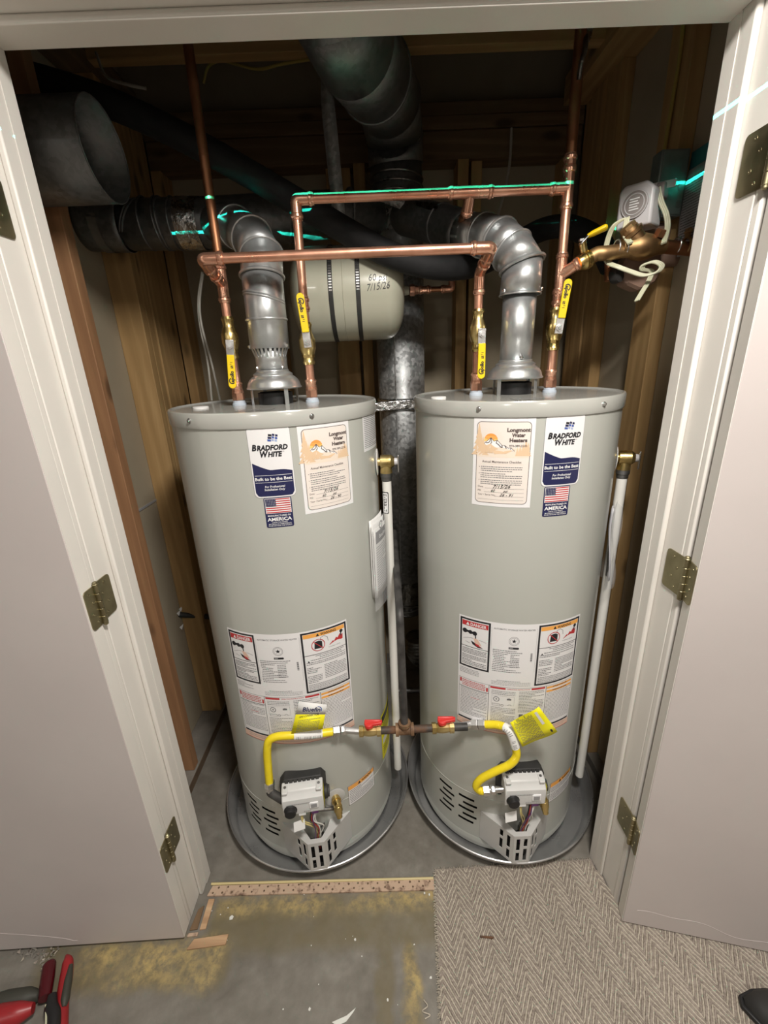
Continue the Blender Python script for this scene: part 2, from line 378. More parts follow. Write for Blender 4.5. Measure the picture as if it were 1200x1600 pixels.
# ------------------------------------------------------------------ printing on surfaces
_tc = {}
def text_mesh(s, bold=0.0, shear=0.0, space=1.0):
    key = (s, bold, shear, space)
    if key not in _tc:
        cu = bpy.data.curves.new('t', 'FONT'); cu.body = s; cu.size = 1.0; cu.resolution_u = 2; cu.offset = bold; cu.shear = shear
        cu.space_character = space; cu.fill_mode = 'BOTH'
        ob = bpy.data.objects.new('t', cu); me = ob.to_mesh()
        vs = [(v.co.x, v.co.y) for v in me.vertices]; fs = [tuple(p.vertices) for p in me.polygons]
        ob.to_mesh_clear(); bpy.data.objects.remove(ob); bpy.data.curves.remove(cu)
        _tc[key] = (vs, fs)
    return _tc[key]
class Print:
    """flat print: u to the right, v up, both in metres on the sheet"""
    def __init__(s, fmap): s.g = fmap; s.mb = MB(); s.cols = []
    def ci(s, c):
        if c not in s.cols: s.cols.append(c)
        return s.cols.index(c)
    def rect(s, u0, v0, u1, v1, c, L=1):
        n = max(1, int(abs(u1-u0)/0.008)); m = max(1, int(abs(v1-v0)/0.03))
        s.mb.grid([[s.g(u0+(u1-u0)*i/n, v0+(v1-v0)*j/m, L) for i in range(n+1)] for j in range(m+1)], s.ci(c))
    def frame(s, u0, v0, u1, v1, t, c, L=1):
        s.rect(u0, v0, u1, v0+t, c, L); s.rect(u0, v1-t, u1, v1, c, L); s.rect(u0, v0+t, u0+t, v1-t, c, L); s.rect(u1-t, v0+t, u1, v1-t, c, L)
    def poly(s, pts, c, L=1): s.mb.add([s.g(u, v, L) for u, v in pts], [tuple(range(len(pts)))], s.ci(c))
    def strip(s, lo, hi, c, L=1): s.mb.grid([[s.g(u, v, L) for u, v in lo], [s.g(u, v, L) for u, v in hi]], s.ci(c))
    def disc(s, u, v, r, c, L=1, r0=0.0, n=24, a0=0, a1=360):
        A = [R_(a0+(a1-a0)*i/n) for i in range(n+1)]
        s.strip([(u+r0*math.cos(a), v+r0*math.sin(a)) for a in A], [(u+r*math.cos(a), v+r*math.sin(a)) for a in A], c, L)
    def line(s, pts, w, c, L=2):
        for (a, b), (x, y) in zip(pts[:-1], pts[1:]):
            d = math.hypot(x-a, y-b) or 1; nx, ny = -(y-b)/d*w/2, (x-a)/d*w/2
            s.poly([(a+nx, b+ny), (a-nx, b-ny), (x-nx, y-ny), (x+nx, y+ny)], c, L)
    def text(s, t, u, v, size, c, L=2, align='L', bold=0.0, shear=0.0, width=None, rot=0.0, space=1.0):
        vs, fs = text_mesh(t, bold, shear, space)
        if not vs: return
        x0, x1 = min(q[0] for q in vs), max(q[0] for q in vs)
        kx = size if width is None else width/(x1-x0)
        o = {'L': -x0, 'C': -(x0+x1)/2, 'R': -x1}[align]; ca, sa = math.cos(rot), math.sin(rot)
        out = []
        for x, y in vs:
            a, b = (x+o)*kx, y*size; out.append(s.g(u+a*ca-b*sa, v+a*sa+b*ca, L))
        s.mb.add(out, fs, s.ci(c))
    def lines(s, u0, u1, v1, n, pitch, h, c, L=2, ragged=0.85):
        for i in range(n):
            u = u0; e = u1 if random.random() < ragged else u0+(u1-u0)*random.uniform(0.4, 0.9); v = v1-i*pitch
            while u < e-0.001:
                w = min(random.uniform(0.002, 0.0065), e-u); s.mb.grid([[s.g(u, v-h, L), s.g(u+w, v-h, L)], [s.g(u, v, L), s.g(u+w, v, L)]], s.ci(c)); u += w+0.0011
    def rrect(s, u0, v0, u1, v1, r, c, L=0, n=6):
        # rounded sheet built of horizontal bands so that it follows a curved wall
        vv = [v0+r*(1-math.cos(PI/2*i/n)) for i in range(n+1)] + [v1-r+r*math.sin(PI/2*i/n) for i in range(n+1)]
        ins = [r-r*math.sin(PI/2*i/n) for i in range(n+1)] + [r-r*math.cos(PI/2*i/n) for i in range(n+1)]
        k = max(4, int((u1-u0)/0.008))
        s.mb.grid([[s.g(u0+d+(u1-u0-2*d)*i/k, v, L) for i in range(k+1)] for v, d in zip(vv, ins)], s.ci(c))
    def build(s, name, parent, **k): return s.mb.build(name, s.cols, parent, recalc=False, **k)
def cylmap(xc, yc, Rr, a0, z0):
    def g(u, v, L=0):
        a = a0+u/Rr; q = Rr+0.0005+0.00028*L
        return (xc+q*math.sin(a), yc-q*math.cos(a), z0+v)
    return g
def planemap(o, eu, ev, n=None):
    o, eu, ev = Vector(o), Vector(eu).normalized(), Vector(ev).normalized(); n = eu.cross(ev)
    return lambda u, v, L=0: o+eu*u+ev*v+n*(0.0004+0.0003*L)

# ================================================================== THE SETTING
def sbox(name, b, mat, parent=None, bevel=0.0, org=None):
    o = MB().box(*b).build(name, mat, parent, bevel=bevel, org=org)
    return o
struct(sbox('floor', (-2.3, 2.3, -3.2, 1.05, -0.06, 0.0), 'concrete'))
YB = 1.02; XL = -0.876; XR = 0.795; YS = 0.93
wl = struct(sbox('wall_left', (XL-0.02, XL, 0.0, YB, 0.0, 2.62), 'drywall'))
wr = struct(sbox('wall_right', (XR, XR+0.02, 0.0, YB, 0.0, 2.62), 'drywall'))
wb = struct(sbox('wall_back', (XL-0.02, XR+0.02, YB, YB+0.02, 0.0, 2.62), 'drywall'))
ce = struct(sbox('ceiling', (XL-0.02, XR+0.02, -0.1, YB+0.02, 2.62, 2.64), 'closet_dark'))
# left wall framing
def stud(parent, b, mat='pine_z', name='stud'): return sbox(name, b, mat, parent, bevel=0.002)
stud(wl, (XL, -0.788, 0.345, 0.383, 0.038, 2.34), 'fir_z')
stud(wl, (XL, -0.788, 0.655, 0.693, 0.038, 2.34))
stud(wl, (XL, -0.790, 0.697, 0.735, 0.038, 2.34))
stud(wl, (XL, -0.786, 0.739, 0.828, 0.038, 2.34))
stud(wl, (XL, -0.789, 0.833, 0.922, 0.038, 2.34))
sbox('sole_plate', (XL, -0.782, 0.0, YS, 0.0, 0.037), 'plate_dirty', wl, 0.002)
sbox('sole_plate_side', (-0.782, -0.780, 0.0, YS, 0.0, 0.034), 'plate_side', wl)
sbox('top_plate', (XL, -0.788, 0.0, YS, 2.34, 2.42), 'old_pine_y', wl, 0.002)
MB().box(XL, XL+0.003, 0.383, 0.655, 1.052, 1.060).build('drywall_seam', 'paper_grey', wl)
# right wall framing
stud(wr, (0.757, XR, 0.345, 0.440, 0.038, 2.34))
stud(wr, (0.757, XR, 0.680, 0.768, 0.038, 2.34))
stud(wr, (0.752, XR, 0.772, 0.860, 0.038, 2.34))
stud(wr, (0.760, XR, 0.864, 0.926, 0.038, 2.34))
sbox('sole_plate', (0.757, XR, 0.0, YS, 0.0, 0.037), 'plate_dirty', wr, 0.002)
sbox('top_plate', (0.68, XR, 0.0, YS, 2.34, 2.42), 'pine_y', wr, 0.002)
# back wall framing
for x0, x1, y0 in ((-0.415, -0.372, YS), (-0.165, -0.075, 0.965), (-0.062, -0.020, YS), (0.315, 0.355, YS), (0.368, 0.408, 0.95), (-0.79, -0.752, YS), (0.70, 0.738, YS)):
    stud(wb, (x0, x1, y0, YB, 0.038, 2.20))
sbox('sole_plate', (-0.788, 0.757, YS, YB, 0.0, 0.037), 'plate_dirty', wb, 0.002)
for z0, z1, y0 in ((2.20, 2.285, 0.932), (2.287, 2.325, 0.925), (2.327, 2.365, 0.93)):
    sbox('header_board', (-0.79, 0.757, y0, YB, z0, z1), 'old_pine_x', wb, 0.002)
# ceiling joists
for y0 in (0.0, 0.63):
    sbox('joist', (XL, 0.68, y0+0.01, y0+0.048, 2.36, 2.60), 'pine_x', ce, 0.002)
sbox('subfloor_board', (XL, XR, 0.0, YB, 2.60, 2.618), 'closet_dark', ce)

# wall with the opening, and the room in front of it
wf = MB(); OX = 0.64
wf.box(-2.3, -OX, -0.117, 0.0, 0.0, 2.42); wf.box(OX, 2.3, -0.117, 0.0, 0.0, 2.42); wf.box(-OX, OX, -0.117, 0.0, 2.065, 2.62)
struct(wf.build('wall_front', 'wall_paint'))
struct(sbox('wall_room_left', (-2.32, -2.3, -3.2, 0.0, 0.0, 2.42), 'wall_paint'))
struct(sbox('wall_room_right', (2.3, 2.32, -3.2, 0.0, 0.0, 2.42), 'wall_paint'))
struct(sbox('wall_rear', (-2.3, 2.3, -3.22, -3.2, 0.0, 2.42), 'wall_paint'))
struct(sbox('ceiling_room', (-2.32, 2.32, -3.22, -0.117, 2.42, 2.44), 'wall_paint'))

# jambs: frame board plus the stop that stands proud of it on the closet side
def jamb(name, sx):
    o = struct(MB().box(*sorted((sx*0.620, sx*0.640)), -0.117, 0.0, 0.0, 2.065).build(name, 'trim_paint', bevel=0.002))
    MB().box(*sorted((sx*0.608, sx*0.620)), -0.060, 0.0, 0.0, 2.045).build('door_stop', 'trim_paint', o, bevel=0.0035)
    MB().box(*sorted((sx*0.6065, sx*0.608)), -0.030, 0.0, 0.0, 2.045).build('paint_ridge', 'trim_paint', o, bevel=0.0007)
    return o
jamb('trim_1', -1); jamb('trim_2', 1)
hd = struct(MB().box(-0.620, 0.620, -0.117, 0.0, 2.045, 2.065).build('trim_3', 'trim_paint', bevel=0.002))
MB().box(-0.608, 0.608, -0.060, 0.0, 2.032, 2.045).build('door_stop', 'trim_paint', hd, bevel=0.0035)
for nm, b in (('trim_4', (-0.690, -0.6205, -0.133, -0.117, 0.0, 2.12)), ('trim_5', (0.6205, 0.690, -0.133, -0.117, 0.0, 2.12)), ('trim_6', (-0.6205, 0.6205, -0.133, -0.117, 2.058, 2.12))):
    struct(sbox(nm, b, 'trim_paint', None, 0.003))

def door(name, sx, corner, ang, hz):
    a = R_(ang); d = Vector((sx*math.cos(a), -math.sin(a), 0)); n = Vector((-sx*math.sin(a), -math.cos(a), 0)); up = Vector((0, 0, 1))
    c0 = Vector((corner[0], corner[1], 0)); wd, th, z0, z1 = 0.60, 0.035, 0.014, 2.03
    ce_ = c0 + d*wd/2 - n*th/2 + up*(z0+z1)/2
    o = struct(MB().obox(ce_, d, n, up, wd/2, th/2, (z1-z0)/2).build(name, 'door_paint', bevel=0.0015))
    # painted hinge edge, in the trim colour
    MB().obox(c0 - d*0.0004 - n*th/2 + up*(z0+z1)/2, d, n, up, 0.0005, th/2-0.001, (z1-z0)/2-0.001).build('painted_edge', 'trim_paint', o)
    pts = [c0 + d*t + up*(z0+0.045+0.02*math.sin(t*14)*math.exp(-t)+0.006*math.sin(t*41)) + n*0.0002 for t in [0.03+0.02*i for i in range(27)]]
    if sx < 0: pts = [c0 + d*t + up*(z0+0.02+0.055*max(0, min(1, (t-0.30)/0.2))**0.7) + n*0.0002 for t in [0.29+0.01*i for i in range(28)]]
    MB().tube(pts, 0.0006, 6, flatten=(1, 1)).build('scuff_ridge', 'door_paint', o)
    pin = c0 - n*(th+0.004) - d*0.006                                  # pivot on the room side, between the two leaves
    for z in hz:
        h = MB()
        for k in range(5): h.lathe(pin+up*(z-0.0445+k*0.0178), up, [(0.0004, 0.0050), (0.001, 0.0056), (0.0168, 0.0056), (0.0174, 0.0050)], 14)
        h.lathe(pin+up*(z+0.0445), up, [(0, 0.0062), (0.002, 0.0066), (0.0035, 0.0050), (0.006, 0.0054), (0.008, 0.003)], 14)
        h.lathe(pin+up*(z-0.050), up, [(0, 0.003), (0.002, 0.005), (0.0055, 0.005)], 14)
        ho = h.build('hinge', 'hinge_brass', o)
        # door leaf on the hinge edge, jamb leaf on the frame
        for side in (0, 1):
            if side == 0: p0 = c0 - n*(th+0.002) - d*0.0012; e = n; nn = -d; w = 0.034
            else: p0 = Vector((sx*0.6196, pin.y+0.004, 0)); e = Vector((0, 1, 0)); nn = Vector((-sx, 0, 0)); w = -0.080-pin.y
            q = []
            r = 0.008
            for (x, y) in ((0, -0.0445), (w, -0.0445), (w, 0.0445), (0, 0.0445)):
                if x == 0: q.append((x, y))
                else:
                    s_ = 1 if y > 0 else -1
                    arc = [(w-r+r*math.sin(t), s_*(0.0445-r)+s_*r*math.cos(t)) for t in [PI/2*i/4 for i in range(5)]]
                    q += arc if s_ > 0 else arc[::-1]
            if True:
                q = [(0, -0.0445)] + [(w-r+r*math.sin(PI/2*i/4), -0.0445+r-r*math.cos(PI/2*i/4)) for i in range(5)] + [(w-r+r*math.cos(PI/2*i/4), 0.0445-r+r*math.sin(PI/2*i/4)) for i in range(5)] + [(0, 0.0445)]
            MB().prism([p0+e*x+up*(z+y) for x, y in q], nn*0.0022).build('hinge_leaf', 'hinge_brass', ho)
            for x, y in ((0.62, 0.033), (0.40, 0.012), (0.62, -0.012), (0.40, -0.033)):
                MB().lathe(p0+e*w*x+up*(z+y)+nn*0.0022, nn, [(0, 0.0036), (0.0006, 0.0034), (0.0007, 0.0014), (0.0002, 0.0010)], 10).build('screw', 'hinge_brass', ho)
    return o
door('door_1', -1, (-0.616, -0.172), 1.0, (0.318, 1.060, 1.785))
door('door_2', 1, (0.613, -0.180), 13.0, (0.316, 1.064, 1.802))

# ================================================================== WATER HEATERS
TR = 0.27; TZ = 1.425
def mountain_label(heater, name, xc, yc, a_deg, z0, serial):
    w, h = 0.136, 0.208
    g = cylmap(xc, yc, TR, R_(a_deg), z0)
    p = Print(g); p.rect(0, 0, w, h, 'sticker', 0); sh = p.build(name, heater)
    p = Print(g); b = 0.008
    p.rrect(b, b, w-b, h-b, 0.010, 'ink_brown', 0.6); p.rrect(b+0.0013, b+0.0013, w-b-0.0013, h-b-0.0013, 0.009, 'ink_cream', 1.2)
    base = h-0.085
    # fading picture ground, tree belts
    p.rect(b+0.002, base-0.004, w-b-0.002, base+0.018, 'ink_pale', 1.6)
    def tree(u, v, hh, c='ink_tan', L=2.0):
        for k in range(5):
            t = k/5; ww = hh*0.26*(1-t)+0.0006; v0 = v+hh*t; p.poly([(u-ww, v0), (u+ww, v0), (u, v0+hh*0.34)], c, L)
    for u, hh in ((0.0135, 0.066), (0.0185, 0.046), (0.0235, 0.038), (0.029, 0.03), (0.100, 0.018), (0.106, 0.022), (0.112, 0.025), (0.118, 0.034), (0.123, 0.028)): tree(u, base, hh)
    su, sv = 0.041, h-0.050
    for k in range(17):
        t = R_(8+k*10.3); r1 = 0.030 if k % 2 else 0.026
        p.line([(su+0.0175*math.cos(t), sv+0.0175*math.sin(t)), (su+r1*math.cos(t), sv+r1*math.sin(t))], 0.0005, 'ink_pale', 1.8)
    p.disc(su, sv, 0.0155, 'ink_sun', 2.2, a0=15, a1=165); p.disc(su, sv, 0.0155, 'ink_sun_low', 2.0, a0=-10, a1=190)
    for q in (0.004, 0.007): p.rect(su-0.013, sv+q, su+0.013, sv+q+0.0008, 'ink_sun_low', 2.4)
    mt = [(0.026, sv-0.008), (0.041, sv+0.006), (0.048, sv-0.002), (0.055, sv+0.001), (0.066, sv-0.011), (0.072, sv-0.011), (0.080, sv-0.017), (0.086, sv-0.016), (0.094, sv-0.024)]
    p.poly(mt+[(0.07, sv-0.026), (0.04, sv-0.018)], 'ink_white', 2.8); p.line(mt, 0.0010, 'ink_brown', 3.2)
    for q in ([(0.041, sv+0.006), (0.038, sv-0.004), (0.034, sv-0.006), (0.030, sv-0.006)], [(0.041, sv+0.006), (0.043, sv-0.005), (0.040, sv-0.008)],
              [(0.055, sv+0.001), (0.053, sv-0.006), (0.058, sv-0.009), (0.064, sv-0.015)], [(0.066, sv-0.011), (0.067, sv-0.016), (0.062, sv-0.014)],
              [(0.072, sv-0.011), (0.076, sv-0.018)], [(0.086, sv-0.016), (0.085, sv-0.020)]):
        p.line(q, 0.0016, 'ink_brown', 3.2)
    p.poly([(0.030, sv-0.012), (0.040, sv-0.008), (0.050, sv-0.015), (0.058, sv-0.019), (0.045, sv-0.026), (0.032, sv-0.026)], 'ink_tan', 3.0)
    for u, hh in ((0.033, 0.017), (0.042, 0.020)): tree(u, base+0.006, hh, 'ink_tan', 3.4)
    p.poly([(0.045, base+0.013), (0.070, base+0.010), (0.096, base+0.015), (0.075, base+0.005), (0.05, base+0.004)], 'ink_tan', 3.0)
    for i, t in enumerate(('Longmont', 'Water', 'Heaters')):
        p.text(t, 0.101, h-0.030-i*0.0115, 0.0115, 'ink_brown', 3, 'C', 0.045, 0, (0.050, 0.029, 0.038)[i])
    p.text('970-389-2235', 0.101, h-0.064, 0.0065, 'ink_brown', 3, 'C', 0.012, 0, 0.038)
    p.text('Annual Maintenance Checklist', 0.0665, base-0.017, 0.0075, 'ink_brown', 2, 'C', 0.012, 0, 0.088)
    p.rect(0.020, base-0.0205, 0.116, base-0.020, 'ink_pale', 2)
    y = base-0.026
    for k in range(3):
        p.disc(0.0165, y-0.0015, 0.0009, 'ink_brown', 2, n=8); p.lines(0.020, 0.114, y, 3, 0.0047, 0.0017, 'ink_grey', 2, 0.7); y -= 0.0158
    for i, (t, e) in enumerate((('Date:', 0.031), ('PSI:', 0.029), ('Year / Serial No.:', 0.054))):
        vy = 0.0455-i*0.0095; p.text(t, 0.0145, vy, 0.0062, 'ink_brown', 2); p.rect(e, vy-0.001, 0.120, vy-0.0005, 'ink_grey', 2)
    p.rect(0.0145, 0.017, 0.120, 0.0174, 'ink_grey', 2)
    p.text('7/15/26', 0.050, 0.0455, 0.0115, 'ink_black', 4, 'L', 0.005, 0.35, 0.040, R_(2))
    p.text('60', 0.046, 0.0365, 0.0092, 'ink_black', 4, 'L', 0.005, 0.35); p.text('psi', 0.073, 0.0365, 0.0085, 'ink_black', 4, 'L', 0.005, 0.5)
    p.text(serial, 0.066, 0.027, 0.0092, 'ink_black', 4, 'L', 0.005, 0.4, 0.031)
    p.build('print', sh); return sh

def brand_label(heater, xc, yc, a_deg, z0):
    w, h = 0.0945, 0.164; g = cylmap(xc, yc, TR, R_(a_deg), z0)
    p = Print(g); p.rrect(0, 0, w, h, 0.012, 'ink_midgrey', 0); p.rrect(0.0009, 0.0009, w-0.0009, h-0.0009, 0.0112, 'sticker', 0.5); sh = p.build('brand_label', heater)
    p = Print(g); e = 0.0035
    # navy lower field with a wave along its top
    n = 18; top = []
    for i in range(n+1):
        t = i/n; u = e+(w-2*e)*t; top.append((u, 0.082-0.021*math.sin(min(1, t*1.35)*PI/2)+0.0045*max(0, math.sin((t-0.45)/0.55*PI)) if t > 0.45 else 0.082-0.021*math.sin(min(1, t*1.35)*PI/2)))
    r = 0.0095; lo = []
    for i in range(n+1):
        u = e+(w-2*e)*i/n; d = min(u-e, w-e-u); lo.append((u, e+(r-math.sqrt(max(0, r*r-(r-d)**2)) if d < r else 0)))
    p.strip(lo, top, 'ink_navy', 1)
    bx, by = 0.044, 0.130
    for i in range(3):
        for j in range(3):
            u0 = bx+j*0.0066+(0 if j == 0 else 0.0022); ww = 0.0078 if j == 0 else 0.0052; v = by+i*0.0056+0.0010*math.sin(j*1.7)-j*0.0005
            p.poly([(u0+i*0.0012, v), (u0+ww+i*0.0012, v-0.0008), (u0+ww+i*0.0014, v+0.0036), (u0+i*0.0014, v+0.0048)], ('ink_lightblue', 'ink_blue', 'ink_navy')[i] if j else ('ink_blue', 'ink_navy', 'ink_black')[i], 1.5)
    for t, u, v, k, wd in (('B', 0.0075, 0.1105, 0.0185, 0.0105), ('RADFORD', 0.0185, 0.1105, 0.0155, 0.068), ('W', 0.024, 0.0955, 0.0185, 0.0185), ('HITE', 0.0410, 0.0955, 0.0155, 0.032)):
        p.text(t, u, v, k, 'ink_black', 2, 'L', 0.05, 0.22, wd)
    p.rect(0.006, 0.0525, w-0.006, 0.0533, 'ink_white', 2); p.rect(0.006, 0.0360, w-0.006, 0.0368, 'ink_white', 2)
    p.text('Built to be the Best', w/2, 0.0412, 0.0102, 'ink_white', 2, 'C', 0.022, 0, 0.083)
    p.text('For Professional', w/2+0.001, 0.0240, 0.0072, 'ink_white', 2, 'C', 0.014, 0.15, 0.045); p.text('Installation Only', w/2, 0.0170, 0.0072, 'ink_white', 2, 'C', 0.014, 0.15, 0.046)
    p.text('TM', 0.0735, 0.1045, 0.003, 'ink_black', 2)
    p.build('print', sh); return sh

def flag_label(heater, xc, yc, a_deg, z0):
    w, h = 0.0635, 0.0735; g = cylmap(xc, yc, TR, R_(a_deg), z0)
    p = Print(g); p.rrect(0, 0, w, h, 0.004, 'ink_navy', 0); sh = p.build('flag_label', heater)
    p = Print(g); u0, u1, v0, v1 = 0.0035, w-0.0035, 0.036, h-0.003
    p.rect(u0-0.001, v0-0.001, u1+0.001, v1+0.001, 'ink_white', 1)
    sh_ = (v1-v0)/13
    for k in range(0, 13, 2): p.rect(u0, v0+k*sh_, u1, v0+(k+1)*sh_, 'ink_red', 1.6)
    p.rect(u0, v0+6*sh_, u0+0.024, v1, 'ink_navy', 2.2)
    for i in range(5):
        for j in range(6): p.disc(u0+0.0025+j*0.0038, v0+6*sh_+0.002+i*0.0035, 0.0008, 'ink_white', 2.8, n=5)
    p.text('MANUFACTURED IN', w/2, 0.0275, 0.0056, 'ink_white', 2, 'C', 0.02, 0, 0.052)
    p.text('AMERICA', w/2, 0.0165, 0.0115, 'ink_white', 2, 'C', 0.03, 0, 0.056)
    for i, t in enumerate(('USING THE FINEST', 'MATERIALS & COMPONENTS', 'FROM AROUND THE WORLD')): p.text(t, w/2, 0.0115-i*0.0042, 0.0036, 'ink_white', 2, 'C', 0.012, 0, (0.036, 0.052, 0.054)[i])
    p.build('print', sh); return sh

def rating_label(heater, xc, yc, a_mid, z0):
    w, h = 0.341, 0.366; g = cylmap(xc, yc, TR, R_(a_mid)-w/2/TR, z0)
    p = Print(g); p.rect(0, 0, w, h, 'sticker', 0); sh = p.build('rating_label', heater)
    p = Print(g); m = 0.200                                      # lower edge of the upper half
    # danger panel
    p.frame(0.004, 0.205, 0.088, 0.361, 0.005, 'ink_black'); p.rect(0.010, 0.338, 0.082, 0.353, 'ink_red')
    p.poly([(0.021, 0.3405), (0.031, 0.3405), (0.026, 0.3505)], 'ink_white', 2); p.text('DANGER', 0.034, 0.3405, 0.0135, 'ink_white', 2, 'L', 0.02, 0, 0.043)
    p.line([(0.014, 0.322), (0.050, 0.318)], 0.007, 'ink_black'); p.disc(0.018, 0.321, 0.007, 'ink_black'); p.disc(0.034, 0.320, 0.006, 'ink_black'); p.disc(0.046, 0.319, 0.0065, 'ink_black')
    p.line([(0.048, 0.316), (0.049, 0.304)], 0.003, 'ink_black'); p.poly([(0.043, 0.304), (0.055, 0.302), (0.066, 0.284), (0.048, 0.288)], 'ink_salmon')
    p.poly([(0.036, 0.294), (0.046, 0.290), (0.070, 0.277), (0.055, 0.277), (0.041, 0.284)], 'ink_black', 1.6); p.poly([(0.046, 0.289), (0.058, 0.286), (0.064, 0.279), (0.052, 0.281)], 'ink_red', 2.2)
    p.line([(0.014, 0.296), (0.030, 0.302), (0.042, 0.303)], 0.0007, 'ink_grey'); p.line([(0.058, 0.302), (0.078, 0.297)], 0.0007, 'ink_grey'); p.line([(0.020, 0.288), (0.034, 0.285)], 0.0007, 'ink_grey')
    p.rect(0.009, 0.272, 0.083, 0.2735, 'ink_black')
    for v, n in ((0.267, 4), (0.246, 3), (0.231, 2), (0.221, 2)): p.lines(0.012, 0.080, v, n, 0.0046, 0.0018, 'ink_grey')
    p.lines(0.006, 0.062, 0.199, 4, 0.0048, 0.0015, 'ink_midgrey')
    # rating plate in the middle
    p.rect(0.0905, 0.215, 0.091, 0.352, 'ink_midgrey'); p.rect(0.207, 0.215, 0.2075, 0.352, 'ink_midgrey')
    p.text('AUTOMATIC STORAGE WATER HEATER', 0.149, 0.346, 0.0068, 'ink_grey', 1, 'C', 0.006, 0, 0.106)
    p.disc(0.149, 0.314, 0.0135, 'ink_grey', 1, 0.0127); p.disc(0.149, 0.314, 0.0105, 'ink_grey', 1, 0.0099)
    st = []
    for k in range(10):
        r = 0.0070 if k % 2 == 0 else 0.0028; t = PI/2+k*PI/5; st.append((0.149+r*math.cos(t), 0.314+r*math.sin(t)))
    p.poly(st, 'ink_black', 1); p.rect(0.136, 0.289, 0.161, 0.295, 'ink_black'); p.poly([(0.161, 0.289), (0.163, 0.292), (0.161, 0.295)], 'ink_black'); p.rect(0.138, 0.2905, 0.147, 0.2935, 'ink_midgrey', 2)
    for k, (a, b) in enumerate(((0.096, 0.178), (0.096, 0.172), (0.097, 0.135), (0.096, 0.125), (0.098, 0.130), (0.100, 0.128), (0.098, 0.165), (0.097, 0.132), (0.097, 0.150), (0.096, 0.168), (0.096, 0.128), (0.096, 0.158))): p.lines(a, b, 0.284-k*0.0056, 1, 0.005, 0.0017, 'ink_grey')
    for k in range(8): p.lines(0.142, 0.165, 0.272-k*0.0056, 1, 0.005, 0.0017, 'ink_grey')
    for k in range(12): p.rect(0.194, 0.250+k*0.0022, 0.199, 0.2509+k*0.0022+0.0006*(k % 3), 'ink_grey')
    p.lines(0.097, 0.172, 0.2165, 1, 0.005, 0.0018, 'ink_grey'); p.lines(0.110, 0.172, 0.186, 1, 0.005, 0.0016, 'ink_midgrey'); p.lines(0.096, 0.200, 0.181, 3, 0.0046, 0.0014, 'ink_midgrey', 1, 1.0)
    # warning panel
    p.frame(0.211, 0.170, 0.338, 0.361, 0.005, 'ink_black'); p.rect(0.217, 0.343, 0.332, 0.355, 'ink_orange')
    p.poly([(0.251, 0.3445), (0.260, 0.3445), (0.2555, 0.3530)], 'ink_black', 2); p.text('WARNING', 0.263, 0.3448, 0.0112, 'ink_black', 2, 'L', 0.018, 0, 0.044)
    p.poly([(0.244, 0.306), (0.266, 0.306), (0.266, 0.326), (0.258, 0.330), (0.246, 0.328)], 'ink_black'); p.disc(0.255, 0.317, 0.0185, 'ink_red', 2, 0.0165); p.line([(0.243, 0.329), (0.267, 0.305)], 0.002, 'ink_red', 2)
    p.line([(0.262, 0.329), (0.263, 0.338), (0.272, 0.341), (0.281, 0.335), (0.283, 0.322)], 0.0012, 'ink_grey', 1)
    p.poly([(0.284, 0.307), (0.296, 0.318), (0.299, 0.315), (0.306, 0.325), (0.310, 0.321), (0.318, 0.333), (0.319, 0.323), (0.326, 0.330), (0.325, 0.313)], 'ink_red')
    p.disc(0.322, 0.338, 0.005, 'ink_black'); p.line([(0.321, 0.336), (0.320, 0.324)], 0.003, 'ink_black', 2); p.text('FLAMMABLE VAPORS', 0.300, 0.300, 0.0036, 'ink_grey', 1, 'C', 0, 0, 0.034)
    p.rect(0.216, 0.289, 0.333, 0.2905, 'ink_black'); p.lines(0.245, 0.326, 0.286, 1, 0.005, 0.0018, 'ink_grey'); p.lines(0.256, 0.318, 0.2805, 1, 0.005, 0.0018, 'ink_grey')
    p.poly([(0.2225, 0.268), (0.2285, 0.268), (0.2255, 0.2735)], 'ink_black'); p.lines(0.231, 0.329, 0.2745, 1, 0.005, 0.0018, 'ink_grey'); p.lines(0.219, 0.329, 0.2675, 2, 0.0052, 0.0018, 'ink_grey')
    for v, n, a, b in ((0.251, 4, 0.219, 0.258), (0.251, 9, 0.266, 0.330), (0.224, 5, 0.219, 0.258)): p.lines(a, b, v, n, 0.0052, 0.0018, 'ink_grey')
    for k in range(4): p.lines(0.219, 0.330, 0.196-k*0.0055, 1, 0.005, 0.0016, 'ink_grey', 1, 1.0); p.rect(0.218, 0.1925-k*0.0055, 0.331, 0.1929-k*0.0055, 'ink_grey')
    # lower half: lighting and operating instructions
    p.frame(0.004, 0.026, 0.337, 0.164, 0.0009, 'ink_grey', 0.8)
    p.rect(0.090, 0.026, 0.0912, 0.164, 'ink_black'); p.rect(0.2465, 0.026, 0.2477, 0.164, 'ink_black')
    p.rect(0.007, 0.148, 0.012, 0.161, 'ink_red'); p.rect(0.083, 0.139, 0.088, 0.152, 'ink_red'); p.rect(0.005, 0.1335, 0.090, 0.1350, 'ink_black')
    p.lines(0.014, 0.081, 0.159, 4, 0.0056, 0.0026, 'ink_red', 1, 1.0); p.lines(0.009, 0.087, 0.131, 18, 0.0052, 0.0015, 'ink_grey', 1, 0.9); p.lines(0.040, 0.066, 0.1055, 1, 0.005, 0.0016, 'ink_red')
    p.rect(0.094, 0.156, 0.135, 0.162, 'ink_red'); p.rect(0.205, 0.156, 0.244, 0.162, 'ink_red'); p.text('OPERATING INSTRUCTIONS', 0.170, 0.157, 0.0048, 'ink_red', 1, 'C', 0.012, 0, 0.062)
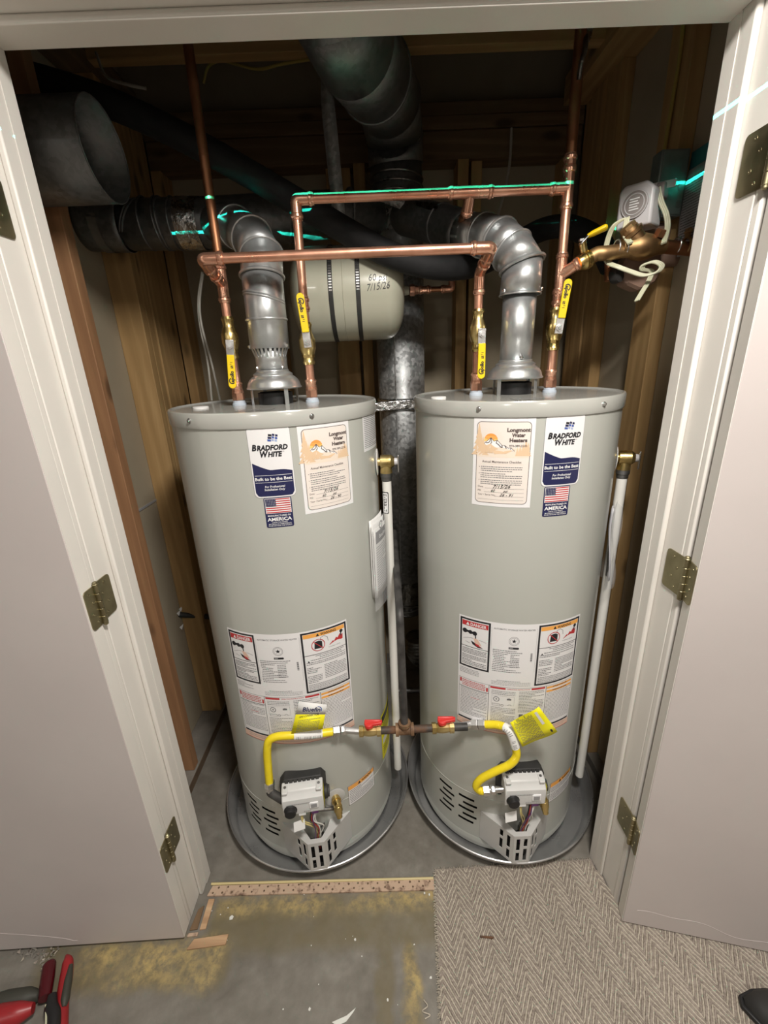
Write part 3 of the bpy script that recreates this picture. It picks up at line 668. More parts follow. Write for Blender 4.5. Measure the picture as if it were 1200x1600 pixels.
    p.lines(0.098, 0.162, 0.150, 3, 0.0052, 0.0014, 'ink_grey'); p.disc(0.112, 0.121, 0.0085, 'ink_grey', 1, 0.0066); p.disc(0.112, 0.121, 0.0022, 'ink_grey', 1); p.frame(0.099, 0.103, 0.160, 0.133, 0.0005, 'ink_midgrey')
    p.poly([(0.140, 0.121), (0.152, 0.121), (0.152, 0.126), (0.146, 0.128), (0.140, 0.126)], 'ink_grey'); p.frame(0.101, 0.098, 0.122, 0.106, 0.0008, 'ink_grey'); p.disc(0.128, 0.102, 0.004, 'ink_grey', 1, 0.003); p.disc(0.148, 0.102, 0.005, 'ink_grey', 1, 0.0042, a0=0, a1=180)
    p.lines(0.098, 0.164, 0.093, 11, 0.0052, 0.0015, 'ink_grey'); p.lines(0.172, 0.242, 0.152, 14, 0.0052, 0.0015, 'ink_grey')
    p.rect(0.175, 0.064, 0.186, 0.074, 'ink_grey'); p.frame(0.190, 0.064, 0.214, 0.074, 0.0007, 'ink_grey'); p.lines(0.172, 0.242, 0.058, 4, 0.0056, 0.0014, 'ink_midgrey')
    p.rect(0.094, 0.028, 0.121, 0.033, 'ink_red'); p.text('TO TURN OFF GAS TO APPLIANCE', 0.176, 0.0285, 0.0045, 'ink_red', 1, 'C', 0.012, 0, 0.092)
    for v in (0.155, 0.143): p.rect(0.249, v-0.002, 0.335, v+0.005, 'ink_orange'); p.lines(0.268, 0.316, v+0.0035, 1, 0.005, 0.0026, 'ink_brown', 2, 1.0)
    p.lines(0.250, 0.335, 0.138, 21, 0.0049, 0.0014, 'ink_grey', 1, 0.95)
    p.rect(0.0, 0.0, w, 0.020, 'ink_salmon', 0.5); p.rect(0.004, 0.0215, 0.337, 0.0262, 'ink_black'); p.rect(0.0, 0.0, w, 0.0012, 'ink_red', 1.2)
    p.lines(0.016, 0.325, 0.0155, 2, 0.006, 0.0014, 'ink_midgrey', 1, 1.0)
    p.build('print', sh); return sh

def holed_panel(mb, o, eu, ev, w, h, holes, m=0):
    us = sorted({0, w} | {x for q in holes for x in (q[0], q[2])}); vv = sorted({0, h} | {x for q in holes for x in (q[1], q[3])})
    o, eu, ev = Vector(o), Vector(eu), Vector(ev)
    for a, b in zip(us[:-1], us[1:]):
        for c, d in zip(vv[:-1], vv[1:]):
            if any(q[0] <= (a+b)/2 <= q[2] and q[1] <= (c+d)/2 <= q[3] for q in holes): continue
            mb.add([o+eu*a+ev*c, o+eu*b+ev*c, o+eu*b+ev*d, o+eu*a+ev*d], [(0, 1, 2, 3)], m)

def heater(xc, yc, front, s0, brand_a, check_a, flag_a, label, serial, hose_side, tpr_a, top_disc):
    T = thing('water_heater', (xc, yc, 0.004), label, 'water heater', 'pair of grey tank water heaters')
    c = R_(front)
    def L(s, o, z): return Vector((xc+s*math.cos(c)+o*math.sin(c), yc+s*math.sin(c)-o*math.cos(c), z))
    ES, EO, UP = L(1, 0, 0)-L(0, 0, 0), L(0, 1, 0)-L(0, 0, 0), Vector((0, 0, 1))
    # jacket with real louvre openings
    slots = []
    for a0, a1, z0s in ((-38.5, -25.5, 0.205), (-55.0, -42.0, 0.205)):
        for k in range(5):
            d = 3.2 if k % 2 else 0.0
            slots.append((a0+d, a1+(0 if k % 2 else -2.0), z0s-0.024*k-0.0045, z0s-0.024*k+0.0045))
    aa = sorted(set([round(x, 3) for x in np.arange(-180, 180.01, 4)] + [q for s_ in slots for q in s_[:2]])); zz = sorted(set([0.03, 0.06, 0.25, 0.6, 1.0, 1.398] + [q for s_ in slots for q in s_[2:]]))
    J = MB(); idx = {}
    for i, a in enumerate(aa):
        for j, z in enumerate(zz): idx[i, j] = len(J.v); t = c+R_(a); J.v.append((xc+TR*math.sin(t), yc-TR*math.cos(t), z))
    for i in range(len(aa)-1):
        for j in range(len(zz)-1):
            am, zm = (aa[i]+aa[i+1])/2, (zz[j]+zz[j+1])/2
            if any(q[0] < am < q[1] and q[2] < zm < q[3] for q in slots): continue
            J.f.append((idx[i, j], idx[i+1, j], idx[i+1, j+1], idx[i, j+1])); J.m.append(0)
    J.build('jacket', 'tank_paint', T, sharp=40, recalc=False)
    MB().lathe((xc, yc, 0.03), UP, [(0, TR-0.012), (1.36, TR-0.012)], 48).build('dark_liner', 'void', T)  # black cylinder added so the louvre openings look dark inside
    # pressed top cap with its rolled rim
    MB().lathe((xc, yc, 0), UP, [(1.392, TR+0.0005), (1.392, TR+0.003), (1.396, TR+0.0042), (1.4225, TR+0.0042), (1.4265, TR+0.002), (1.4272, TR-0.002), (1.4235, TR-0.006), (1.4235, 0.001)], 72).build('top_cap', 'tank_top_paint', T)
    MB().lathe((xc, yc, 0), UP, [(0.006, TR-0.008), (0.030, TR-0.006), (0.034, TR+0.001), (0.050, TR+0.0012), (0.054, TR+0.0002)], 72, cap=False).build('base_ring', 'tank_paint', T)
    MB().lathe((xc, yc, 0), UP, [(0.233, TR+0.0002), (0.2345, TR+0.0014), (0.236, TR+0.0002)], 72, cap=False).build('jacket_seam', 'tank_paint', T)
    for a in (-32.5, 28.4, 88, 150, -95):
        t = R_(a); n = Vector((math.sin(t), -math.cos(t), 0)); MB().lathe(Vector((xc, yc, 1.411))+n*(TR+0.004), n, [(0, 0.0058), (0.0012, 0.0058), (0.0014, 0.0042), (0.0045, 0.0036), (0.005, 0.0015)], 12).build('screw', 'steel', T)
    MB().lathe((xc+top_disc, yc-0.06, 1.4235), UP, [(0, 0.020), (0.004, 0.020), (0.005, 0.018)], 20).build('top_plug', 'paper', T)
    g = lambda u, v, q=0: (xc-0.055+u, yc-0.205+v+0.10*u, 1.4239+0.0002*q)
    p = Print(g); p.rect(0, 0, 0.085, 0.055, 'tank_top_paint', 1); p.lines(0.01, 0.075, 0.045, 4, 0.009, 0.003, 'ink_midgrey', 2); p.build('top_notice', T)
    # draft hood on legs over the flue outlet
    dh = MB().lathe((xc, yc, 0), UP, [(1.4640, 0.0715), (1.4660, 0.0735), (1.4680, 0.0715), (1.4710, 0.0700), (1.4790, 0.0680), (1.4860, 0.0640), (1.4920, 0.0580), (1.4960, 0.0520), (1.4980, 0.0515), (1.5010, 0.0520), (1.5035, 0.0480), (1.5065, 0.0435), (1.5120, 0.0415)], 44, cap=False).build('draft_hood', 'flue_metal', T, solid=0.001, sharp=50)
    MB().lathe((xc, yc, 1.4235), UP, [(0, 0.046), (0.030, 0.046), (0.030, 0.042), (0.002, 0.041)], 28).build('flue_collar', 'black', dh)
    MB().lathe((xc, yc, 1.4535), UP, [(0, 0.040), (0.002, 0.040)], 28).build('flue_baffle', 'void', dh)
    for a in (-52, 38, 128, 218):
        t = R_(a); n = Vector((math.sin(t), -math.cos(t), 0)); e = Vector((math.cos(t), math.sin(t), 0)); q = Vector((xc, yc, 0))+n*0.066
        MB().obox(q+UP*1.446, e, n, UP, 0.0055, 0.0007, 0.0225).build('leg', 'flue_metal', dh)
    # labels
    brand_label(T, xc, yc, brand_a, 1.233); flag_label(T, xc, yc, flag_a, 1.1595)
    mountain_label(T, 'checklist_label', xc, yc, check_a, 1.183, serial)
    rating_label(T, xc, yc, front-4.6, 0.499)
    g = cylmap(xc, yc, TR, c+R_(23), 0.198)
    p = Print(g); p.rrect(0, 0, 0.106, 0.080, 0.002, 'sticker', 0); wlb = p.build('warning_label', T)
    p = Print(g); p.frame(0, 0, 0.106, 0.080, 0.0012, 'ink_brown', 1); p.rect(0.0015, 0.062, 0.1045, 0.078, 'ink_orange'); p.poly([(0.036, 0.065), (0.048, 0.065), (0.042, 0.0755)], 'ink_black', 2); p.text('WARNING', 0.051, 0.0655, 0.0125, 'ink_black', 2, 'L', 0.02, 0, 0.042); p.lines(0.005, 0.100, 0.058, 8, 0.0068, 0.0022, 'ink_grey'); p.build('print', wlb)
    g = cylmap(xc, yc, TR, R_(62 if front > 3 else 66), 1.302); p = Print(g); p.rect(0, 0, 0.108, 0.096, 'sticker', 0); sl = p.build('notice_label', T)
    p = Print(g); p.lines(0.006, 0.102, 0.090, 18, 0.0047, 0.0016, 'ink_grey', 1, 0.95); p.build('print', sl)
    # yellow energy guide low on the right flank
    g = cylmap(xc, yc, TR, R_(65), 0.245); p = Print(g); p.rect(0, 0, 0.115, 0.185, 'tag_yellow', 0); eg = p.build('energy_guide', T)
    p = Print(g); p.rect(0.006, 0.150, 0.119, 0.176, 'ink_black'); p.lines(0.01, 0.115, 0.143, 6, 0.008, 0.003, 'ink_black'); p.rect(0.01, 0.06, 0.115, 0.085, 'ink_white'); p.lines(0.01, 0.115, 0.05, 4, 0.009, 0.003, 'ink_black'); p.build('print', eg)
    # gas control
    gv = MB()
    prof = [(0.293, 0.312), (0.337, 0.312), (0.3385, 0.352), (0.3365, 0.367), (0.327, 0.376), (0.322, 0.386), (0.300, 0.390), (0.293, 0.389)]
    gv.prism([L(s0-0.058, o, z) for o, z in prof], ES*0.116); G = gv.build('gas_control', 'valve_grey', T, bevel=0.003)
    bk = MB(); bk.prism([L(s0+x, 0.262, z) for x, z in ((-0.066, 0.300), (0.064, 0.300), (0.066, 0.376), (0.054, 0.397), (-0.052, 0.397), (-0.066, 0.377))], EO*0.033); bk.build('back_housing', 'rubber_black', G, bevel=0.003)
    bk = MB()
    for k in range(8): bk.obox(L(s0-0.044+0.0125*k, 0.2965, 0.391), ES, EO, UP, 0.0045, 0.004, 0.005)
    bk.build('cooling_rib', 'rubber_black', G)
    for x in (-0.048, 0.047):
        MB().obox(L(s0+x, 0.318, 0.3865), ES, EO, UP, 0.0075, 0.013, 0.0035).build('corner_lug', 'valve_grey', G, bevel=0.002)
        MB().lathe(L(s0+x, 0.312, 0.3900), UP, [(0, 0.0042), (0.0015, 0.004), (0.0016, 0.002)], 10).build('screw', 'steel_dark', G)
    kn = MB().lathe(L(s0-0.036, 0.336, 0.334), EO, [(0, 0.0185), (0.004, 0.0185), (0.006, 0.0165), (0.016, 0.0155), (0.018, 0.013)], 24)
    kn.build('knob', 'black', G)
    fr = MB(); fr.obox(L(s0+0.030, 0.339, 0.342), ES, EO, UP, 0.0125, 0.002, 0.0105); fr.build('status_frame', 'ink_white', G, bevel=0.001)
    MB().obox(L(s0+0.030, 0.3405, 0.342), ES, EO, UP, 0.0085, 0.0015, 0.0065).build('status_window', 'ink_midgrey', G)
    pm = planemap(L(s0-0.05, 0.3387, 0.312), ES, UP); p = Print(pm); p.lines(0.004, 0.070, 0.043, 1, 0.005, 0.0022, 'ink_midgrey'); p.lines(0.05, 0.095, 0.012, 1, 0.005, 0.0022, 'ink_midgrey'); p.build('print', G)
    sp = planemap(L(s0+0.0585, 0.337, 0.315), -EO, UP); p = Print(sp); p.rect(0.002, 0.002, 0.040, 0.062, 'tag_yellow', 0); p.disc(0.020, 0.035, 0.008, 'ink_black', 1, 0.006); p.lines(0.006, 0.036, 0.020, 3, 0.006, 0.002, 'ink_black'); p.build('side_sticker', G)
    MB().lathe(L(s0+0.060, 0.296, 0.335), ES, [(0, 0.019), (0.008, 0.019), (0.010, 0.016), (0.014, 0.016)], 18).build('port_plug', 'rubber_black', G)
    for x, col in ((-0.006, 'ink_white'), (0.030, 'wire_purple')): MB().obox(L(s0+x, 0.330, 0.308), ES, EO, UP, 0.010, 0.006, 0.005).build('connector', col, G, bevel=0.001)
    # burner access cover: a prow of sheet metal with punched slots
    z0, z1 = 0.060, 0.176; nose = 0.331; hw = 0.0245
    cv = MB(); A0, A1 = L(-0.106, 0.249, 0), L(0.106, 0.249, 0); N0, N1 = L(-hw, nose, 0), L(hw, nose, 0)
    up = UP
    def face(a, b, holes): e = (b-a); w = e.length; holed_panel(cv, a+up*z0, e/w, up, w, z1-z0, holes); return w
    hs = lambda u: [(u, 0.010, u+0.0105, 0.046), (u, 0.056, u+0.0105, 0.104)]
    hs2 = lambda u: [(u, 0.012, u+0.0105, 0.062), (u, 0.072, u+0.0105, 0.104)]
    face(N0, N1, hs(0.008)+hs2(0.030))
    wS = (A0-N0).length
    face(A0, N0, hs(wS-0.022)+[(wS-0.046, 0.030, wS-0.0355, 0.070), (wS-0.046, 0.080, wS-0.0355, 0.106)]); face(N1, A1, hs(0.0115)+[(0.0355, 0.030, 0.046, 0.070), (0.0355, 0.080, 0.046, 0.106)])
    # flat rim round the wire opening
    zt = up*z1; I0, I1, B0, B1 = L(-0.030, 0.302, 0), L(0.030, 0.302, 0), L(-0.045, 0.258, 0), L(0.045, 0.258, 0)
    I0, I1 = L(-0.016, 0.318, 0), L(0.016, 0.318, 0); M0, M1 = L(-0.036, 0.288, 0), L(0.036, 0.288, 0)
    for q in ((N0, N1, I1, I0), (A0, N0, I0, M0), (A0, M0, B0), (N1, A1, M1, I1), (A1, B1, M1)): cv.add([v+zt for v in q], [tuple(range(len(q)))])
    Cv = cv.build('burner_cover', 'cover_grey', T, solid=0.0014, merge=True)
    Cv.data.polygons.foreach_set('use_smooth', [False]*len(Cv.data.polygons))
    MB().prism([L(-0.075, 0.262, 0.062), L(0.075, 0.262, 0.062), L(0.018, 0.312, 0.062), L(-0.018, 0.312, 0.062)], up*0.05).build('burner_chamber', 'black', Cv)
    pb = MB(); holed_panel(pb, L(0.006, 0.285, 0.112), (ES*0.75-EO*0.66), up, 0.040, 0.060, [(0.006, 0.006, 0.014, 0.016), (0.020, 0.006, 0.034, 0.012), (0.006, 0.024, 0.012, 0.034), (0.018, 0.022, 0.034, 0.034), (0.006, 0.042, 0.020, 0.052)]); pb.build('perforated_bracket', 'steel_dark', Cv, solid=0.001, merge=True)
    for k, (col, x0, x1, oo) in enumerate((('wire_red', 0.022, 0.004, 0.312), ('wire_white', 0.030, 0.008, 0.306), ('wire_purple', 0.026, -0.002, 0.314), ('wire_yellow', -0.010, 0.010, 0.308), ('wire_yellow', -0.006, 0.002, 0.304), ('wire_white', 0.034, 0.014, 0.310), ('black', 0.018, 0.006, 0.302))):
        pts = [L(s0+x0, 0.326, 0.304), L(s0+x0*0.8, 0.330+0.003*math.sin(k), 0.27), L((x0+x1)/2+0.010*math.sin(k*2.1), oo+0.012, 0.225), L(x1, oo, 0.165), L(x1+0.004, oo-0.006, 0.115)]
        MB().tube(spline(pts, 5), 0.0019, 6).build('wire', col, Cv)
    fl = MB(); q0 = L(-0.040, 0.333, 0.262); fl.obox(q0, ES*0.96+UP*0.25, EO*0.9+UP*0.4, (UP*0.92-EO*0.35), 0.017, 0.0006, 0.014); fl.build('wire_tag', 'paper', Cv)
    # manifold tube under the control
    MB().tube(spline([L(s0-0.03, 0.285, 0.300), L(0.0, 0.288, 0.262), L(0.055, 0.280, 0.238), L(0.080, 0.262, 0.225)], 6), 0.006, 8).build('burner_tube', 'steel_dark', Cv)
    # drain valve
    t = c+R_(14.0); n = Vector((math.sin(t), -math.cos(t), 0)); q = Vector((xc, yc, 0.262))+n*TR
    dv = MB().lathe(q, n, [(0, 0.0125), (0.010, 0.0125), (0.011, 0.0150), (0.016, 0.0150), (0.017, 0.0115), (0.034, 0.0115), (0.038, 0.006)], 16)
    dn = (-UP*0.92+n*0.38).normalized(); dv.lathe(q+n*0.024+UP*0.004, dn, [(0, 0.0115), (0.006, 0.0118), (0.008, 0.0132), (0.024, 0.0132), (0.025, 0.0112), (0.034, 0.0105), (0.035, 0.0088), (0.044, 0.0085), (0.044, 0.006)], 18)
    D = dv.build('drain_valve', 'brass', T)
    MB().lathe(q, n, [(0.0005, 0.032), (0.0015, 0.032), (0.003, 0.028)], 28).build('drain_escutcheon', 'cover_grey', D)
    # temperature and pressure relief valve
    t = R_(tpr_a); n = Vector((math.sin(t), -math.cos(t), 0)); q = Vector((xc, yc, 1.252))+n*TR
    tv = MB().lathe(q, n, [(0, 0.012), (0.010, 0.012), (0.011, 0.019), (0.016, 0.020), (0.040, 0.020), (0.044, 0.017), (0.050, 0.012)], 18)
    tv.lathe(q+n*0.026, -UP, [(-0.012, 0.013), (0.0, 0.016), (0.020, 0.0165), (0.030, 0.0175), (0.032, 0.0175)], 18)
    Tv = tv.build('relief_valve', 'brass', T)
    MB().lathe(q, n, [(0.0005, 0.038), (0.0018, 0.038), (0.003, 0.034)], 28).build('escutcheon', 'paper', Tv)
    MB().lathe(q+n*0.026-UP*0.032, UP, [(-0.022, 0.0150), (-0.012, 0.0155), (-0.011, 0.0175), (0, 0.0175)], 16).build('pipe_adapter', 'steel_dark', Tv)
    MB().lathe(q+n*0.050, n, [(0, 0.011), (0.008, 0.010), (0.010, 0.006)], 14).build('spring_cap', 'timer_white', Tv)
    MB().obox(q+n*0.061-UP*0.006, n, n.cross(UP), UP, 0.002, 0.006, 0.024).build('test_lever', 'steel', Tv, bevel=0.001)
    return T, L, q+n*0.026
HL, LL, TPL = heater(-0.2884, 0.2865, 7.0, -0.021, -2.6, 20.8, 1.2, 'left water heater, under the vent with a spiral seam and twin bends', '26 - 90', -1, 86, -0.185)
HR, LR, TPR = heater(0.3653, 0.2824, 0.0, -0.004, -1.8, -35.0, 0.2, 'right water heater, its checklist sticker left of the brand sticker', '26 - 91', 1, 72, -0.215)

# ------------------------------------------------------------------ drain pans
def pan(xc, yc, label):
    T = thing('drain_pan', (xc, yc, 0.0), label, 'drain pan', 'round metal drain pans under the heaters')
    MB().lathe((xc, yc, 0), (0, 0, 1), [(0.0005, 0.001), (0.0005, 0.298), (0.004, 0.304), (0.056, 0.3290)], 96, cap=False).build('basin', 'pan_metal', T, solid=0.0012)
    MB().ring((xc, yc, 0.058), (0, 0, 1), 0.3305, 0.0034, 96, 8).build('rolled_rim', 'pan_metal', T)
pan(-0.2884, 0.2865, 'round metal drain pan under the left water heater')
pan(0.3653+0.014, 0.2824, 'round metal drain pan under the right water heater')

# ================================================================== COPPER PIPEWORK
CR = 0.0111; YV = 0.285; UPZ = Vector((0, 0, 1))
XV = {'a': -0.389, 'b': -0.1885, 'c': 0.262, 'd': 0.465}
def pipe(parent, path, r=CR, mat='copper', name='pipe', n=16): return MB().tube(path, r, n).build(name, mat, parent)
def press(mb, c, axis, L, r=CR):
    """press fitting socket: sleeve with a bead at its mouth"""
    mb.lathe(c, axis, [(0, r+0.0006), (0.0, r+0.0022), (L-0.013, r+0.0022), (L-0.011, r+0.0042), (L-0.006, r+0.0046), (L-0.003, r+0.0024), (L, r+0.0022), (L, r+0.0004)], 20)
def elbow(parent, c, d1, d2, r=CR, arm=0.030, mat='copper_fitting'):
    c, d1, d2 = Vector(c), Vector(d1).normalized(), Vector(d2).normalized()
    mb = MB(); k = arm*0.62
    mb.tube(fillet([c+d1*k, c, c+d2*k], k*0.98, 8), r+0.0022, 18)
    press(mb, c+d1*k*0.9, d1, arm*0.9, r); press(mb, c+d2*k*0.9, d2, arm*0.9, r)
    return mb.build('elbow', mat, parent)
def tee(parent, c, run, branch, r=CR, arm=0.032, mat='copper_fitting'):
    c, run, branch = Vector(c), Vector(run).normalized(), Vector(branch).normalized(); mb = MB(); k = arm*0.5
    mb.tube([c-run*k, c+run*k], r+0.0024, 18); mb.tube([c, c+branch*(k+0.006)], r+0.0024, 18)
    press(mb, c+run*k*0.95, run, arm*0.9, r); press(mb, c-run*k*0.95, -run, arm*0.9, r); press(mb, c+branch*k, branch, arm*0.9, r)
    return mb.build('tee', mat, parent)
def coupling(parent, c, axis, L=0.05, r=CR, name='coupling', mat='copper_fitting'):
    c, a = Vector(c), Vector(axis).normalized(); mb = MB(); press(mb, c, a, L/2, r); press(mb, c, -a, L/2, r); return mb.build(name, mat, parent)

# --- lower run: joins the heaters' outer-left and inner ports, hot side, with the riser on the left
Z2 = 1.756; Y2 = 0.18
T = thing('copper_pipe_run', (XV['a'], YV, 1.62), 'lower copper pipe run crossing in front of the tall riser at left', 'pipe')
A2, B2 = Vector((-0.395, Y2, Z2)), Vector((0.266, Y2, Z2))
pipe(T, [A2+Vector((0.03, 0, 0)), B2-Vector((0.03, 0, 0))])
tl = Vector((XV['a'], YV, 1.722)); tr = Vector((XV['c'], YV, 1.722))
dl = (tl-A2).normalized(); dr = (tr-B2).normalized()
elbow(T, A2, (1, 0, 0), dl, arm=0.034); elbow(T, B2, (-1, 0, 0), dr, arm=0.034)
pipe(T, [A2+dl*0.03, tl]); pipe(T, [B2+dr*0.03, tr])
tee(T, tl, UPZ, -dl); pipe(T, [Vector((XV['a'], YV, 1.62)), tl]); pipe(T, [tl, Vector((XV['a'], YV, 2.60))], mat='copper_dull')
elbow(T, tr, -UPZ, -dr, arm=0.034); pipe(T, [Vector((XV['c'], YV, 1.61)), tr])
# --- upper run: cold side, joins the heaters' right ports
Z1 = 1.8965
T = thing('copper_pipe_run', (XV['d'], YV, 1.60), 'upper copper pipe run marked along its top by the green laser line', 'pipe')
A1, B1 = Vector((XV['b']+0.003, YV, Z1)), Vector((XV['d']+0.004, YV, Z1)); MT = Vector((P(735, 303, YV).x, YV, Z1))
pipe(T, [A1, MT]); pipe(T, [MT, B1]); elbow(T, A1, (1, 0, 0), (0, 0, -1)); pipe(T, [A1, Vector((XV['b'], YV, 1.605))]); coupling(T, (XV['b'], YV, 1.668), UPZ, 0.036)
tee(T, MT, (1, 0, 0), (0.0, 0.80, -0.6), arm=0.040); tee(T, B1, UPZ, (-1, 0, 0)); pipe(T, [B1, Vector((XV['d']+0.004, YV, 1.711))])
pipe(T, [B1, Vector((XV['d']+0.004, YV, 1.96))]); coupling(T, (XV['d']+0.004, YV, 1.947), UPZ, 0.036); pipe(T, [Vector((XV['d']+0.004, YV, 1.95)), Vector((XV['d']+0.004, YV, 2.60))], r=0.0125, mat='copper_dull')
TB = Vector((XV['d']+0.004, YV, 1.711)); bd = (P(925, 400, 0.245)-P(882, 428, YV)).normalized()
tee(T, TB, UPZ, bd, arm=0.036); pipe(T, [TB, Vector((XV['d'], YV, 1.60))]); coupling(T, (XV['d']+0.002, YV, 1.66), UPZ, 0.04)
# --- branch to the expansion tank
T = thing('copper_branch_pipe', (0.24, 0.55, 1.735), 'short copper branch elbowed into the end of the cream expansion tank', 'pipe')
E0 = Vector((0.105, 0.55, 1.728)); E1 = P(706, 452, 0.55); E1.z = 1.728; E2 = Vector((E1.x+0.004, 0.55, 1.87)); dbr = Vector((0.0, 0.80, -0.6))
pipe(T, [E0, E1], r=0.008, mat='copper_dull'); elbow(T, E1, (-1, 0, 0), UPZ, r=0.008, arm=0.024, mat='copper'); pipe(T, [E1, E2], r=0.008, mat='copper_dull')
pipe(T, fillet([E2-Vector((0, 0, 0.02)), E2+Vector((0, -0.06, 0.0)), MT+dbr*0.02], 0.03), r=0.008, mat='copper_dull')
coupling(T, E0+Vector((0.045, 0, 0)), (1, 0, 0), 0.04, 0.008)
MB().lathe(E0, (1, 0, 0), [(0, 0.015), (0.004, 0.0165), (0.014, 0.0165), (0.016, 0.013), (0.026, 0.012)], 6).build('union_nut', 'copper', T)

# --- ball valves and the copper tails below them
def ball_valve(key, z, hp0, hp1, label):
    x = XV[key]; T = thing('ball_valve', (x, YV, z), label, 'valve', 'brass ball valves with yellow levers')
    b = MB(); c = Vector((x, YV, z))
    b.lathe(c, UPZ, [(-0.052, CR+0.0006), (-0.052, CR+0.003), (-0.046, CR+0.0052), (-0.040, CR+0.003), (-0.030, CR+0.003), (-0.026, 0.0170), (-0.016, 0.0200), (-0.012, 0.0215), (0.010, 0.0215), (0.014, 0.0195), (0.024, 0.0165), (0.028, CR+0.003), (0.040, CR+0.003), (0.046, CR+0.0052), (0.052, CR+0.003), (0.052, CR+0.0006)], 20)
    b.lathe(c, UPZ, [(-0.034, 0.0165), (-0.026, 0.0165)], 8); b.build('body', 'brass', T)
    p0, p1 = P(*hp0, 0.238), P(*hp1, 0.236); d = (p1-p0).normalized(); n = Vector((p0.x-x, p0.y-YV, 0)).normalized(); q = Vector((p0.x, p0.y, p0.z))
    s = MB().tube([c+n*0.012+UPZ*(p0.z-z), q], 0.0075, 12); s.build('stem', 'brass', T)
    e = d.cross(n).normalized(); n2 = e.cross(d).normalized()
    if n2.dot(n) < 0: n2 = -n2
    W_ = 0.0098
    lv = MB(); L_ = (p1-p0).length
    lv.obox(q+d*0.008, d, e, n2, 0.022, 0.0100, 0.0016); LV = lv.build('lever', 'steel', T, bevel=0.001)
    MB().lathe(q+n2*0.0012, n2, [(0, 0.0085), (0.006, 0.0085)], 6).build('lever_nut', 'steel', LV); MB().lathe(q+n2*0.007, n2, [(0, 0.005), (0.003, 0.0048)], 12).build('stem_end', 'steel', LV)
    # vinyl grip, rounded at its end
    o = q+d*0.022+n2*0.004; l = L_-0.022; pl = [(0, -W_*0.92), (l-W_, -W_)] + [(l-W_+W_*math.sin(t), -W_*math.cos(t)) for t in [PI*i/8 for i in range(1, 8)]] + [(l-W_, W_), (0, W_*0.92)]
    G = MB().prism([o+d*a+e*b2-n2*0.0026 for a, b2 in pl], n2*0.0052).build('grip', 'yellow_grip', T, bevel=0.0014)
    g = planemap(o+n2*0.0027+d*l, -d, e if (-d).cross(e).dot(n2) > 0 else -e)
    p = Print(g); p.disc(0.019, 0.0, 0.0078, 'ink_black', 0, 0.0052, a0=20, a1=235); p.text('apollo', 0.0155, -0.0048, 0.0125, 'ink_black', 1, 'L', 0.035, 0.0, 0.028)
    p.frame(0.050, -0.0048, 0.0565, 0.0010, 0.0012, 'ink_black', 0); p.line([(0.050, -0.0048), (0.0565, 0.0010)], 0.0012, 'ink_black', 0); p.rect(0.0595, -0.002, 0.0605, 0.003, 'ink_black', 0); p.rect(0.064, -0.004, 0.065, 0.002, 'ink_black', 0)
    p.build('print', G)
    # copper tail down to the heater nipple
    N = thing('copper_tail_pipe', (x, YV, 1.4245), label.replace('ball valve', 'copper tail below the valve'), 'pipe', 'copper tails on the heater tops')
    pipe(N, [(x, YV, 1.455), (x, YV, z-0.05)]); un = MB().lathe((x, YV, 1.437), UPZ, [(0, 0.0165), (0.018, 0.0165)], 6); un.lathe((x, YV, 1.455), UPZ, [(0, 0.0155), (0.006, 0.0155), (0.007, CR+0.003), (0.020, CR+0.003), (0.024, CR+0.005), (0.028, CR+0.003)], 18)
    un.build('union_nut', 'copper_fitting', N); MB().lathe((x, YV, 1.4235), UPZ, [(0, 0.0185), (0.004, 0.0185), (0.006, 0.0165), (0.010, 0.016), (0.014, 0.012)], 18).build('dielectric_nipple', 'nipple_blue', N)
    return T
ball_valve('a', 1.594, (359, 540), (364, 607), 'leftmost ball valve, lever hanging down, on the left heater')
ball_valve('b', 1.573, (480, 534), (468, 458), 'ball valve with raised lever in front of the cream expansion tank')
ball_valve('c', 1.588, (753, 522), (751, 592), 'ball valve with hanging lever on the right heater, left of its vent')
ball_valve('d', 1.584, (874, 512), (888, 436), 'rightmost upright ball valve, its lever raised, on the right heater')

# ================================================================== VENTS AND DUCTS
def beads(parent, items, mat, name='joint_bead'):
    for c, d, R, r in items: MB().ring(c, d, R, r, 36, 8).build(name, mat, parent)
def dirn(a, b): return (Vector(b)-Vector(a)).normalized()
FR = 0.0505
def gores(parent, q, radii, mats, names):
    """mitred sheet-metal lengths: neighbours share the cutting plane"""
    tn = [dirn(q[0], q[1])] + [dirn(q[i-1], q[i]).lerp(dirn(q[i], q[i+1]), 0.5).normalized() for i in range(1, len(q)-1)] + [dirn(q[-2], q[-1])]
    for i in range(len(q)-1):
        MB().tube([q[i], q[i+1]], radii[i], 40, cap=False, ends=(tn[i], tn[i+1])).build(names[i], mats[i], parent, solid=0.0008)
    return tn
SR = 0.0405                                              # three-inch lower length
